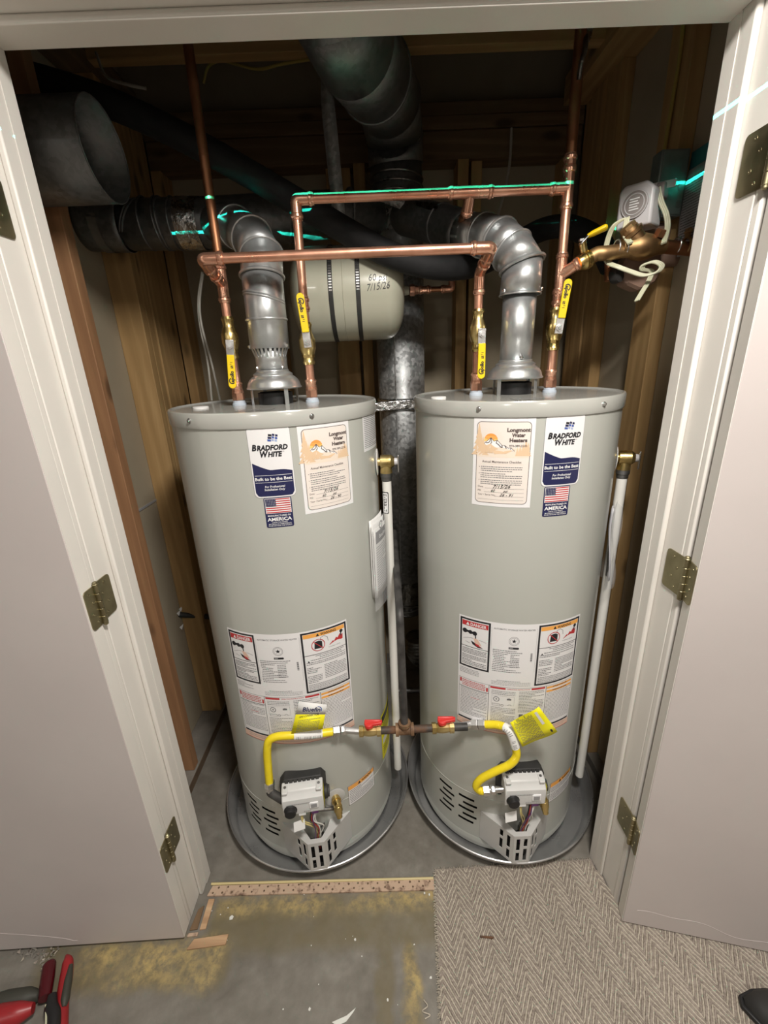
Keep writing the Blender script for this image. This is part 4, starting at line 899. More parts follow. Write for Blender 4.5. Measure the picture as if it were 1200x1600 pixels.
# left flue: straight length, adjustable elbow turned back to the left
xl, yl = -0.2884, 0.2865
T = thing('flue_vent_pipe', (xl, yl, 1.507), 'left galvanised vent pipe with a spiral seam rising from its hood', 'vent pipe', 'galvanised vents on the heaters')
zc = P(424, 545, yl).z; zt_ = P(418, 432, yl).z
MB().tube([(xl, yl, 1.507), (xl, yl, zc+0.01)], SR, 40, cap=False).build('lower_pipe', 'flue_metal', T, solid=0.0008)
q = [Vector((xl, yl, zc)), Vector((xl+0.001, yl, zt_)), P(409, 399, 0.310), P(394, 373, 0.365), P(370, 356, 0.45), P(340, 350, 0.55)]
tn = gores(T, q, [FR, FR*1.03, FR*1.02, FR*1.01, FR], ['flue_metal', 'flue_metal', 'flue_metal', 'flue_metal', 'galvanised_dark'], ['straight_pipe', 'elbow_segment', 'elbow_segment', 'elbow_segment', 'elbow_segment'])
zs = [P(422, y, yl).z for y in (500, 468)]
beads(T, [(Vector((xl, yl, 1.509)), UPZ, SR+0.001, 0.002), (Vector((xl, yl, zs[0])), UPZ, FR+0.001, 0.0028), (q[1], tn[1], FR+0.003, 0.0036), (q[2], tn[2], FR+0.0025, 0.0030), (q[3], tn[3], FR+0.0025, 0.0036), (q[4], tn[4], FR+0.002, 0.0030)], 'flue_metal')
for dz in (0.0, 0.006): MB().ring((xl, yl, zs[1]+dz), Vector((0.24, 0.10, 1)), FR+0.001, 0.0022, 36, 8).build('spiral_bead', 'flue_metal', T)
for k in range(13):
    a = R_(-84+k*14); n = Vector((math.sin(a), -math.cos(a), 0)); MB().obox(Vector((xl, yl, zc-0.010))+n*(SR+0.0035), n.cross(UPZ), n-UPZ*0.35, UPZ+n*0.35, 0.0032, 0.0006, 0.011).build('crimp', 'flue_metal', T)
for a, z, r_ in ((-58, 1.517, SR), (52, 1.517, SR), (-74, zc+0.006, FR), (70, zc+0.006, FR)):
    n = Vector((math.sin(R_(a)), -math.cos(R_(a)), 0)); MB().lathe(Vector((xl, yl, z))+n*r_, n, [(0, 0.0052), (0.003, 0.0045), (0.005, 0.002)], 8).build('screw', 'steel', T)
# right flue
xr, yr = 0.3653, 0.2824
T = thing('flue_vent_pipe', (xr, yr, 1.507), 'right vent pipe, bending left under the end of the copper run', 'vent pipe', 'galvanised vents on the heaters')
zc = P(806, 461, yr).z; zt_ = P(810, 415, yr).z
MB().tube([(xr, yr, 1.507), (xr+0.002, yr, zc+0.01)], SR+0.001, 40, cap=False).build('lower_pipe', 'flue_metal', T, solid=0.0008)
q = [Vector((xr+0.002, yr, zc)), Vector((xr+0.003, yr, zt_)), P(800, 392, 0.300), P(782, 376, 0.345), P(755, 368, 0.405), P(725, 364, 0.47)]
tn = gores(T, q, [FR, FR*1.05, FR*1.03, FR*1.02, FR], ['flue_metal']*5, ['sleeve', 'elbow_segment', 'elbow_segment', 'elbow_segment', 'elbow_segment'])
beads(T, [(Vector((xr, yr, 1.509)), UPZ, SR+0.002, 0.002), (q[0], UPZ, FR+0.001, 0.0020), (q[1], tn[1], FR+0.0040, 0.0042), (q[2], tn[2], FR+0.003, 0.003), (q[3], tn[3], FR+0.0025, 0.0036), (q[4], tn[4], FR+0.002, 0.003)], 'flue_metal')
dd = dirn(q[4], q[5])
for k in range(14):
    a = k*2*PI/14; u = (UPZ-dd*UPZ.dot(dd)).normalized(); w = dd.cross(u); n = u*math.cos(a)+w*math.sin(a); MB().obox(q[5]-dd*0.014+n*(FR+0.0006), dd, n.cross(dd), n, 0.013, 0.003, 0.0008).build('crimp', 'flue_metal', T)
for a, z, r_ in ((-66, zc+0.008, FR), (60, zc+0.008, FR), (0, 1.517, SR)):
    n = Vector((math.sin(R_(a)), -math.cos(R_(a)), 0)); MB().lathe(Vector((xr+0.002, yr, z))+n*(r_+0.001), n, [(0, 0.0052), (0.003, 0.0045), (0.005, 0.002)], 8).build('screw', 'steel', T)
# dark connector from the right flue back to the main stack
T = thing('vent_connector', tuple(q[5]), 'dull vent connector slanting from the right vent back to the stack', 'duct')
cq = [q[5]-dd*0.006, P(690, 352, 0.56), P(640, 340, 0.68), Vector((0.115, 0.79, 1.985))]
MB().tube(spline(cq, 6), 0.054, 32, cap=False).build('pipe', 'galvanised_dark', T, solid=0.001)
beads(T, [(cq[1], dirn(cq[0], cq[2]), 0.0555, 0.003)], 'galvanised_dark')
MB().tube([cq[1]+Vector((-0.02, -0.045, 0.03)), cq[2]+Vector((-0.02, -0.050, 0.02)), cq[2]+Vector((-0.09, -0.05, 0.045))], 0.006, 6, flatten=(2.2, 0.4)).build('seam', 'foil_dark', T)
# left horizontal duct along the back
T = thing('horizontal_duct', (-0.86, 0.60, 1.935), 'spiral-ribbed horizontal duct running behind the left vent pipe', 'duct')
HZ = [Vector((-0.872, 0.60, P(120, 350, 0.60).z)), P(200, 352, 0.60), P(300, 350, 0.60), P(345, 348, 0.60), P(420, 343, 0.62), P(520, 336, 0.70), Vector((0.05, 0.80, 1.985))]
HR_ = 0.067
MB().tube(HZ[1:], HR_, 36, cap=False).build('pipe', 'galvanised_dark', T, solid=0.001)
MB().tube(spline([HZ[0]+Vector((0, 0, 0)), (HZ[0]+HZ[1])/2, HZ[1]], 4), HR_*1.08, 36, cap=False).build('end_elbow', 'galvanised_dark', T, solid=0.001)
beads(T, [(P(px, 350, 0.60), Vector((1, 0, tilt)), HR_+0.001, 0.0035) for px, tilt in ((150, 0.1), (180, 0.0), (186, 0.0), (208, -0.5), (212, -0.5), (232, 0.0), (254, 0.05), (259, 0.05), (276, 0.0))] + [(P(450, 341, 0.645), Vector((1, 0.3, 0)), HR_+0.001, 0.004), (P(545, 334, 0.72), Vector((1, 0.35, 0)), HR_+0.001, 0.004)], 'galvanised_dark', 'rib')
MB().tube([P(284, 350, 0.60), P(318, 350, 0.60)], HR_+0.003, 40, cap=False).build('foil_tape', 'foil_tape', T)
MB().tube([P(158, 352, 0.60), P(172, 352, 0.60)], HR_+0.006, 40, cap=False).build('tape_patch', 'plate_dirty', T)
# open combustion air duct by the left jamb
T = thing('air_inlet_duct', (-0.876, 0.30, 1.99), 'short wide duct with its open end by the left jamb', 'duct')
dc = P(164, 237, 0.30)
MB().lathe((XL+0.002, 0.30, dc.z), (1, 0, 0), [(0, 0.100), (dc.x-XL-0.002, 0.100)], 56, cap=False).build('pipe', 'galvanised_dark', T, solid=0.0014)
MB().lathe((XL+0.004, 0.30, dc.z), (1, 0, 0), [(0, 0.095), (0.003, 0.095)], 40).build('bore_shade', 'void', T)  # black disc paints the shade deep inside the duct
beads(T, [(Vector((dc.x, 0.30, dc.z)), Vector((1, 0, 0)), 0.100, 0.0016)], 'galvanised_dark', 'cut_edge')
# main vertical stack with the big bend at its head
DX, DY = 0.0855, 0.80
T = thing('main_duct_stack', (DX, DY, 0.43), 'tall galvanised duct standing between the heaters and bending at the ceiling', 'duct')
MB().tube([(DX, DY, 0.60), (DX, DY, 1.86)], 0.0885, 44, cap=False).build('lower_pipe', 'galvanised', T, solid=0.001)
MB().tube([(DX, DY, 1.86), (DX, DY, 2.16)], 0.086, 44, cap=False).build('upper_pipe', 'galvanised_dark', T, solid=0.001)  # upper length of the same duct, its shade put into the darker zinc
MB().tube([(DX-0.026, DY-0.0865, 0.60), (DX-0.026, DY-0.0865, 1.86)], 0.003, 6).build('lock_seam', 'galvanised', T)
TQ = [Vector((DX, DY, 2.14)), Vector((DX-0.004, DY-0.015, 2.215)), P(607, 158, 0.66), P(585, 120, 0.52), P(552, 72, 0.36), P(532, 30, 0.28), Vector((P(532, 30, 0.28).x-0.03, 0.22, 2.60))]
gores(T, TQ, [0.090, 0.092, 0.095, 0.098, 0.098, 0.098], ['galvanised_dark']*6, ['elbow_segment', 'elbow_segment', 'elbow_segment', 'branch_pipe', 'branch_pipe', 'branch_pipe'])
beads(T, [(TQ[1], dirn(TQ[0], TQ[2]), 0.0905, 0.003), (TQ[2], dirn(TQ[1], TQ[3]), 0.0935, 0.003), (TQ[3], dirn(TQ[2], TQ[4]), 0.098, 0.0045)], 'galvanised_dark')
beads(T, [(Vector((DX, DY, z)), UPZ+Vector((0.05, 0, 0)), 0.0880, 0.0035) for z in (2.05, 2.075, 2.10)], 'foil_dark', 'tape_ridge')
MB().lathe((DX, DY, 0), UPZ, [(1.935, 0.0895), (2.045, 0.090)], 44, cap=False).build('foil_wrap', 'foil_dark', T)
MB().lathe((DX, DY, 0), UPZ, [(1.348, 0.0905), (1.352, 0.095), (1.372, 0.093), (1.386, 0.0955), (1.390, 0.0905)], 44, cap=False).build('foil_tape', 'foil_tape', T)
MB().obox((DX-0.03, DY-0.10, 1.368), (1, 0, 0.03), (0, 1, 0), UPZ, 0.075, 0.004, 0.017).build('tape_flap', 'foil_tape', T, bevel=0.003)
bt = MB().lathe((DX, DY, 0), UPZ, [(0.425, 0.02), (0.43, 0.058), (0.445, 0.078), (0.47, 0.086), (0.50, 0.083), (0.53, 0.090), (0.56, 0.087), (0.60, 0.0905), (0.615, 0.090)], 44, cap=False).build('taped_end', 'foil_dark', T)
for z in (0.45, 0.475, 0.50, 0.53): MB().ring((DX, DY, z), UPZ+Vector((0.1*math.sin(z*90), 0, 0)), 0.0865 if z > 0.46 else 0.079, 0.004, 36, 6).build('tape_wrap', 'foil_dark', T)
# hanger strap
T = MB(); hs_ = [P(508, 105, 0.60), P(512, 160, 0.60), P(518, 220, 0.605), P(526, 300, 0.61), P(530, 345, 0.615)]
pts = spline(hs_, 6); L0 = []; L1 = []
for i, v in enumerate(pts):
    a = R_(48-45*min(1, i/9)); e = Vector((math.cos(a), -math.sin(a), 0))*0.020; L0.append(v-e); L1.append(v+e)
T.grid([L0, L1]); tag(T.build('hanger_strap', 'galvanised', solid=0.0012, org=tuple(hs_[-1])), 'twisted metal hanger strap dangling left of the tall duct', 'strap')
# black foam-covered line
T = MB(); hp = [P(10, 118, 0.42), P(60, 126, 0.42), P(180, 165, 0.42), P(300, 222, 0.42), P(400, 278, 0.42), P(480, 325, 0.42), P(560, 372, 0.41), P(620, 402, 0.40), P(690, 418, 0.43), P(750, 412, 0.52), P(800, 385, 0.60), P(850, 358, 0.64), P(895, 356, 0.62), P(935, 378, 0.56), P(955, 415, 0.50)]
T.tube(spline(hp, 7), 0.033, 20); tag(T.build('insulated_line', 'foam', org=tuple(hp[7])), 'black foam-insulated line sweeping diagonally behind the copper pipes', 'insulated pipe')
# small flexible duct and pipe low down at the back
T = thing('flexible_duct', (0.13, 0.86, 0.004), 'crumpled foil flexible duct low at the back between the tanks', 'duct')
fp = spline([(0.20, 0.93, 0.06), (0.165, 0.89, 0.10), (0.135, 0.85, 0.17), (0.13, 0.84, 0.26)], 10); MB().tube(fp, [0.052+0.004*(i % 2) for i in range(len(fp))], 24).build('hose', 'foil_dark', T, sharp=10)
T = MB(); T.tube([(0.03, 0.66, 0.10), (0.30, 0.66, 0.10)], 0.0125, 14); T.tube([(0.05, 0.66, 0.10), (0.05, 0.66, 0.004)], 0.012, 14); tag(T.build('drain_pipe', 'steel_dark', org=(0.05, 0.66, 0.004)), 'short grey pipe lying low behind the gap between the tanks', 'pipe')

# ================================================================== EXPANSION TANK
EX0, EX1, EY, EZ = P(458, 463, 0.55).x, P(631, 458, 0.55).x, 0.55, 1.722; ER = 0.133
T = thing('expansion_tank', ((EX0+EX1)/2, EY, EZ-ER), 'cream expansion tank lying sideways behind the copper pipes', 'expansion tank')
EL = EX1-EX0; hd_ = 0.062; pr = [(hd_*(1-math.cos(t)), ER*math.sin(t)**0.62 if t > 0 else 0.002) for t in [PI/2*i/10 for i in range(11)]]
pr = pr + [(EL-h, r) for h, r in pr[::-1]]
MB().lathe((EX0, EY, EZ), (1, 0, 0), pr, 56).build('shell', 'exp_paint', T, sharp=60)
MB().ring((EX0+EL*0.475, EY, EZ), (1, 0, 0), ER, 0.0014, 56, 6).build('weld_seam', 'exp_paint', T)
for px in (517, 560):
    x = P(px, 463, EY-ER).x
    st = MB().lathe((x, EY, EZ), (1, 0, 0), [(-0.0065, ER+0.0004), (-0.0065, ER+0.0018), (0.0065, ER+0.0018), (0.0065, ER+0.0004)], 60, cap=False).build('strap', 'rubber_black', T)
    for k in range(15):
        a = R_(-2+k*3.1); n = Vector((0, -math.cos(a), math.sin(a))); MB().obox(Vector((x, EY, EZ))+n*(ER+0.0020), (1, 0, 0), n.cross(Vector((1, 0, 0))), n, 0.0042, 0.0017, 0.0004).build('strap_notch', 'steel', st)
    n = Vector((0, -math.cos(R_(50)), math.sin(R_(50)))); MB().obox(Vector((x, EY, EZ))+n*(ER+0.006), (1, 0, 0), n.cross(Vector((1, 0, 0))), n, 0.0085, 0.010, 0.005).build('strap_screw', 'steel', st, bevel=0.002)
MB().lathe((EX1-0.004, EY, EZ+0.006), (1, 0, 0), [(0, 0.016), (0.010, 0.014), (0.020, 0.0125)], 18).build('port', 'exp_paint', T)
def em(u, v, L=0):
    a = R_(1)+v/ER; q_ = ER+0.0008+0.0003*L; return (0.0+u, EY-q_*math.cos(a), EZ+q_*math.sin(a))
ux = P(573, 440, EY-ER).x
p = Print(lambda u, v, L=0: em(ux+u, v, L)); p.text('60 psi', 0.006, 0.013, 0.026, 'ink_black', 0, 'L', -0.004, 0.15, 0.052); p.text('7/15/26', 0.0, -0.013, 0.026, 'ink_black', 0, 'L', -0.004, 0.3, 0.066, R_(5)); p.build('handwriting', T)

# ================================================================== WATER MAIN ASSEMBLY ON THE RIGHT
RY = 0.25
V0 = TB + bd*0.045; V1 = P(924, 402, RY+0.01); V2 = P(942, 396, RY); V3 = P(968, 393, RY); V4 = P(1092, 391, RY); V4.x = XR
ax = (V1-V0).normalized()
T = thing('shutoff_valve', tuple(V0), 'stubby brass shutoff valve with a yellow lever on the old bronze main', 'valve')
b = MB(); Lv = (V1-V0).length
b.lathe(V0, ax, [(0, 0.013), (0, 0.0165), (0.008, 0.0175), (0.012, 0.0200), (Lv*0.45, 0.0215), (Lv*0.5, 0.019), (Lv*0.55, 0.0225), (Lv*0.66, 0.0225), (Lv*0.68, 0.019), (Lv*0.74, 0.021), (Lv*0.85, 0.021), (Lv*0.87, 0.0175), (Lv, 0.0165)], 18)
b.build('body', 'brass', T); sp_ = V0+ax*Lv*0.55; st = P(910, 378, RY+0.005)
MB().tube([sp_, st], 0.0085, 12).build('stem', 'brass', T)
l0, l1, l2 = P(908, 380, RY), P(918, 369, RY), P(949, 354, RY-0.015)
MB().obox((l0+l1)/2, (l1-l0).normalized(), Vector((0, 1, 0)), (l1-l0).normalized().cross(Vector((0, 1, 0))), (l1-l0).length/2+0.004, 0.009, 0.0014).build('lever', 'steel', T, bevel=0.001)
d_ = (l2-l1).normalized(); MB().tube([l1, l1+d_*0.012, l2-d_*0.004, l2], [0.007, 0.0105, 0.0115, 0.008], 14, flatten=(0.62, 1.15)).build('grip', 'yellow_grip', T)
MB().lathe(st+UPZ*0.001, UPZ, [(0, 0.009), (0.005, 0.009)], 6).build('lever_nut', 'steel', T)
T = thing('bronze_main_pipe', tuple(V4), 'tarnished bronze main pipe with a bulging strainer body at right', 'pipe')
MB().tube(fillet([V1-ax*0.008, (V1+V2)/2+UPZ*0.004, V2, V3], 0.022, 5), 0.0165, 18).build('elbow', 'brass_old', T)
MB().tube([V3-Vector((0.01, 0, 0)), V3+Vector((0.028, 0, 0))], 0.0148, 18).build('pipe', 'brass_old', T)
wy = P(1004, 386, RY); ee = Vector((1, 0, 0))
w = MB(); w.lathe(wy-ee*0.052, ee, [(0, 0.0155), (0.0, 0.0175), (0.012, 0.0180), (0.030, 0.0275), (0.050, 0.0305), (0.070, 0.0265), (0.088, 0.0185), (0.104, 0.0175), (0.104, 0.0155)], 24); w.build('strainer_body', 'brass_old', T)
wd = (P(985, 358, RY)-P(1000, 382, RY)).normalized()
wv = MB().lathe(wy-ee*0.006, wd, [(0.006, 0.024), (0.034, 0.022), (0.036, 0.0265), (0.044, 0.0265), (0.045, 0.021), (0.052, 0.020)], 22); wv.build('strainer_neck', 'brass_old', T)
MB().lathe(wy-ee*0.006, wd, [(0.052, 0.0195), (0.060, 0.0195), (0.062, 0.012)], 8).build('strainer_plug', 'brass_old', T)
MB().lathe(wy+Vector((0.028, -0.012, 0.018)), (0.2, -0.4, 0.9), [(0, 0.013), (0.014, 0.012), (0.016, 0.010)], 6).build('test_cock', 'copper_dull', T)
MB().tube([wy+ee*0.045, V4], 0.0150, 18).build('pipe', 'copper_dull', T)
for px in (963, 976, 1056): c_ = P(px, 391, RY); MB().ring(Vector((c_.x, RY, wy.z)), ee, 0.0172, 0.0018, 28, 6).build('solder_ring', 'steel', T)
c_ = P(1071, 389, RY); cl = MB().ring(Vector((c_.x, RY, wy.z)), ee, 0.0172, 0.0035, 28, 6); cl.obox(Vector((c_.x, RY, wy.z+0.026)), ee, (0, 1, 0), UPZ, 0.003, 0.007, 0.010); cl.lathe(Vector((c_.x, RY-0.012, wy.z+0.029)), (0, 1, 0), [(0, 0.004), (0.022, 0.004)], 8); cl.build('ground_clamp', 'brass_old', T)
# pinkish casting of the meter behind the main
T = thing('water_meter', (0.72, 0.32, 1.70), 'dusty pink meter casting behind the bronze main at right', 'water meter')
mc = P(1003, 418, 0.315); MB().lathe(mc+Vector((0, 0.05, 0)), (0, -1, 0), [(0, 0.040), (0.004, 0.052), (0.030, 0.055), (0.050, 0.054), (0.058, 0.048), (0.062, 0.034)], 8).build('body', 'casting', T, bevel=0.005)
MB().tube([mc+Vector((0.035, 0.03, 0.02)), Vector((XR, mc.y+0.03, mc.z+0.022))], 0.018, 14).build('outlet', 'casting', T)
MB().box(mc.x+0.000, mc.x+0.075, 0.335, 0.343, mc.z+0.03, mc.z+0.105).build('back_plate', 'casting', T, bevel=0.004)
bx_ = P(957, 432, 0.32); MB().lathe(bx_, Vector((0.5, -0.8, 0.1)), [(0, 0.018), (0.006, 0.020), (0.020, 0.019), (0.022, 0.010)], 18).build('union', 'rubber_black', T)
MB().tube([bx_+Vector((0.004, 0, 0)), mc+Vector((-0.03, 0.02, -0.005))], 0.013, 12).build('red_gasket', 'dark_red', T); MB().tube([bx_+Vector((-0.010, 0, -0.010)), bx_+Vector((-0.013, 0.01, 0.055))], 0.009, 12).build('inlet', 'copper_dull', T)

# junction box on the stud and the plug-in timer
jb0, jb1 = P(1019, 250, X=0.757), P(1062, 340, X=0.757)
T = thing('junction_box', (0.757, 0.39, 1.86), 'dark zinc outlet box on the right stud above the main', 'outlet box')
bxa, bxb = P(1019, 300, 0.325).x, P(1062, 300, 0.325).x; zb0, zb1 = 1.835, 1.975; yb0, yb1 = 0.305, 0.345
MB().box(bxa, bxb, yb0, yb1, zb0, zb1).build('box', 'box_zinc', T, bevel=0.003); MB().box(bxa+0.004, bxb-0.004, yb0-0.002, yb0, zb0+0.004, zb1-0.004).build('cover_plate', 'box_zinc', T, bevel=0.001)
for z in (zb0+0.025, zb0+0.060, zb0+0.100): MB().lathe((bxb-0.012, yb0-0.002, z), (0, -1, 0), [(0, 0.008), (0.0008, 0.008), (0.0008, 0.006)], 18).build('knockout', 'box_zinc', T)
T = thing('plug_in_timer', (0.66, 0.30, 1.80), 'white plug-in timer with a round dial on the outlet box', 'timer')
tc = P(994, 318, 0.285); tw = Vector((-0.76, -0.65, 0.0)).normalized()          # dial faces left and out
te = Vector((0.65, -0.76, 0)).normalized()
half = 0.040
pol = [(-half, -0.048), (half, -0.048), (half, 0.028), (half-0.018, 0.045), (-half+0.012, 0.045), (-half, 0.034)]
tq = tc+Vector((0.006, 0.0, -0.006))
MB().prism([tq+te*a+UPZ*b_-tw*0.045 for a, b_ in pol], tw*0.067).build('housing', 'timer_white', T, bevel=0.006, seg=3)
dq = tq+tw*0.0225; dl_ = MB().lathe(dq, tw, [(0, 0.030), (0.003, 0.030), (0.0035, 0.026), (0.0025, 0.0255), (0.003, 0.022)], 36).build('dial', 'timer_grey', T)
for r in (0.0285, 0.0215): MB().ring(dq+tw*0.003, tw, r, 0.0012, 36, 6).build('dial_ring', 'timer_white', dl_)
p = Print(planemap(dq+tw*0.0032, te, UPZ))
for k in range(5): p.rect(-0.011, -0.012+k*0.0055, 0.011-0.003*(k % 2), -0.0095+k*0.0055, 'ink_white', 0)
p.build('dial_marks', dl_)
MB().obox(tq+te*0.030+UPZ*0.026-tw*0.030, te, tw, UPZ, 0.018, 0.016, 0.017).build('plug', 'timer_grey', T, bevel=0.004)
MB().obox(P(1037, 289, 0.270), Vector((1, -0.2, 0.10)).normalized(), (0, 1, 0), UPZ, 0.026, 0.002, 0.008).build('cord_tag', 'timer_white', T, bevel=0.001)
# flat cream cords
def cord(px, label):
    pts = spline([P(*a) for a in px], 8); mb = MB()
    for off in (-0.0042, 0, 0.0042):
        mb.tube([v+Vector((off, 0, off*0.3)) for v in pts], 0.0026, 8)
    return tag(mb.build('flat_cord', 'cord_cream', org=tuple(pts[-1])), label, 'cord')
cord([(1028, 293, 0.265), (1033, 315, 0.26), (1041, 335, 0.255), (1043, 355, 0.25), (1037, 380, 0.225)], 'cream flat cord dropping from the outlet box plug to the main')
cord([(980, 340, 0.262), (977, 358, 0.255), (978, 370, 0.245), (985, 380, 0.225)], 'short cream flat cord under the timer, behind the main')
cord([(974, 342, 0.262), (960, 352, 0.265), (951, 370, 0.275), (946, 395, 0.278), (950, 410, 0.26), (966, 417, 0.24), (985, 424, 0.23), (1006, 430, 0.22), (1027, 425, 0.21), (1034, 415, 0.21), (1022, 409, 0.22), (1006, 414, 0.23), (1004, 421, 0.235), (1018, 424, 0.24), (1013, 440, 0.24), (1004, 455, 0.235), (995, 470, 0.23)], 'long cream flat cord curled in a loop below the bronze main')

# papers hanging on the right wall
T = thing('hanging_papers', (0.785, 0.27, 1.75), 'grey printed sheets in a sleeve hanging beside the right jamb', 'papers')
def pm_(u, v, L=0): return (0.776-0.0006*L-0.010*math.sin(v*14), 0.215+u, 1.745+v)
p = Print(pm_); p.rect(0, 0, 0.095, 0.185, 'paper_grey', 0); sh = p.build('sheet', T, solid=0.001)
p = Print(lambda u, v, L=0: pm_(0.095-u, v, L)); p.lines(0.008, 0.088, 0.165, 26, 0.0058, 0.0018, 'ink_black', 2); p.build('print', sh)
def pt_(u, v, L=0): return (0.772, 0.215+u, 1.915+v)
MB().box(0.7735, 0.7785, 0.205, 0.312, 1.926, 1.968).build('clip_strip', 'teal_plastic', T, bevel=0.001)

# wires
def wire(px, r, mat, name, label, cat='cable'): 
    pts = spline([P(*a) for a in px], 8); return tag(MB().tube(pts, r, 8).build(name, mat, org=tuple(pts[-1])), label, cat)
wire([(1068, 35, 0.385), (1062, 90, 0.385), (1052, 150, 0.385), (1043, 205, 0.385), (1036, 243, 0.385)], 0.0045, 'cable_yellow', 'electrical_cable', 'yellowed cable running down to the outlet box at right')
wire([(316, 425, 0.52), (310, 470, 0.52), (313, 510, 0.51), (325, 570, 0.50), (331, 626, 0.49)], 0.0035, 'cable_white', 'white_cable', 'white cable behind the left riser, the one nearer the wall')
wire([(317, 428, 0.52), (312, 470, 0.515), (315, 508, 0.50), (330, 565, 0.49), (344, 626, 0.48)], 0.0035, 'cable_white', 'white_cable', 'white cable behind the left riser, the one nearer the vent')
wire([(799, 200, 0.92), (798, 235, 0.92), (795, 265, 0.92), (788, 300, 0.92), (780, 330, 0.92), (776, 352, 0.92)], 0.005, 'cable_white', 'white_cable', 'thin pale cable hanging on the back wall above the right vent')
wire([(318, 130, 0.80), (325, 105, 0.78), (345, 95, 0.76), (375, 102, 0.74), (405, 108, 0.72), (440, 100, 0.70), (490, 92, 0.66)], 0.004, 'cable_yellow', 'electrical_cable', 'loose cable looping under the ceiling at upper left')
wire([(150, 82, 0.63), (165, 118, 0.60), (195, 131, 0.57), (228, 138, 0.57)], 0.004, 'cable_white', 'cable_end', 'short cable end above the black insulated line')
T = thing('pipe_hanger', tuple(P(908, 90, YV)), 'crumpled hanger strap round the right riser under the ceiling', 'strap')
MB().obox(P(919, 48, YV-0.005), (0.3, 0.2, 1), (1, 0, -0.3), (0, -1, 0.2), 0.018, 0.009, 0.001).build('strap', 'steel', T)
MB().tube(spline([P(915, 60, YV-0.012), P(914, 78, YV-0.020), P(908, 100, YV-0.018), P(904, 125, YV-0.010)], 5), 0.010, 10, flatten=(1, 0.5)).build('sleeve', 'foil_dark', T)
# stub of black pipe through the drywall at left
T = thing('black_pipe_stub', (XL, 0.655, 0.55), 'black pipe stub poking through the left drywall low down', 'pipe')
MB().tube([(XL-0.005, 0.640, 0.560), (-0.74, 0.70, 0.500)], 0.011, 12).build('pipe', 'rubber_black', T)
for k, (dy, dz) in enumerate(((-0.018, 0.016), (-0.02, -0.05), (0.005, 0.022))): MB().prism([(XL+0.001, 0.640+dy, 0.560+dz), (XL+0.012, 0.655+dy, 0.567+dz), (XL+0.006, 0.645+dy, 0.545+dz)], (0.001, 0, 0)).build('torn_paper', 'paper', T)

# ================================================================== RELIEF DISCHARGE PIPES
T = thing('discharge_pipe', (TPL.x, TPL.y, 0.10), 'white discharge pipe standing in the gap between the two heaters', 'pipe', 'white relief discharge pipes')
MB().tube([TPL-UPZ*0.056, Vector((TPL.x+0.001, TPL.y, 0.100))], 0.0134, 18).build('pipe', 'pvc', T)
g = cylmap(TPL.x, TPL.y, 0.0134, R_(-75), 1.10); p = Print(g); p.rrect(0, 0, 0.021, 0.066, 0.004, 'ink_black', 0); p.rrect(0.0025, 0.0025, 0.0185, 0.0635, 0.003, 'ink_white', 1); p.text('EVERBILT', 0.0065, 0.060, 0.0125, 'ink_black', 2, 'L', 0.02, 0, 0.054, -PI/2); p.build('sticker', T)
T = thing('discharge_pipe', (TPR.x, TPR.y, 0.10), 'white discharge pipe against the right wall behind the right heater', 'pipe', 'white relief discharge pipes')
MB().tube([TPR-UPZ*0.056, Vector((TPR.x+0.002, TPR.y+0.004, 0.110))], 0.0134, 18).build('pipe', 'pvc', T)
# literature: booklet in a sleeve on the left tank, empty-looking bag on the right one
T = thing('manual_booklet', (-0.02, 0.22, 0.88), 'folded owner booklets in a sleeve on the left heater flank', 'booklet')
def bm_(k, off):
    def f(u, v, L=0):
        a = R_(62)+u/TR; q_ = TR+0.004+off+0.05*u*k+0.0004*L; return (-0.2884+q_*math.sin(a), 0.2865-q_*math.cos(a), 0.878+v)
    return f
for k, (off, w_) in enumerate(((0.0, 0.10), (0.006, 0.092), (0.012, 0.085))):
    f = bm_(0.6, off); p = Print(f); p.rect(0.0, 0.0, w_, 0.235-0.012*k, 'paper', 0); sh = p.build('leaf', T, solid=0.0012)
p = Print(f); p.rect(0.010, 0.165, w_-0.004, 0.200, 'ink_grey', 2); p.text('Bradford', 0.030, 0.176, 0.016, 'ink_white', 3, 'L', 0.02); p.lines(0.010, w_-0.004, 0.155, 18, 0.0075, 0.003, 'ink_midgrey', 2); p.disc(0.045, 0.212, 0.012, 'ink_grey', 2, 0.008); p.build('print', sh)
p = Print(bm_(0.6, 0.020)); p.rect(-0.02, -0.03, 0.115, 0.245, 'glass_plastic', 0); p.build('plastic_sleeve', T)
T = thing('plastic_bag', (0.66, 0.24, 0.87), 'clear plastic bag of papers hanging against the right heater flank', 'bag')
def bg(off, k):
    def f(u, v, L=0):
        a = R_(60)+u/TR; q_ = TR+0.010+off+k*0.02*math.sin(u*60)*math.cos(v*18); return (0.3653+q_*math.sin(a), 0.2824-q_*math.cos(a), 0.905+v)
    return f
mb = MB(); f = bg(0.006, 0.5); mb.grid([[f(0.012+u*0.009, v*0.018) for u in range(5)] for v in range(13)]); mb.build('folded_papers', 'paper_blue', T, solid=0.003)
mb = MB(); f = bg(0.016, 0.8); mb.grid([[f(-0.012+u*0.011, -0.02+v*0.018) for u in range(10)] for v in range(15)]); mb.build('plastic_sleeve', 'glass_plastic', T)

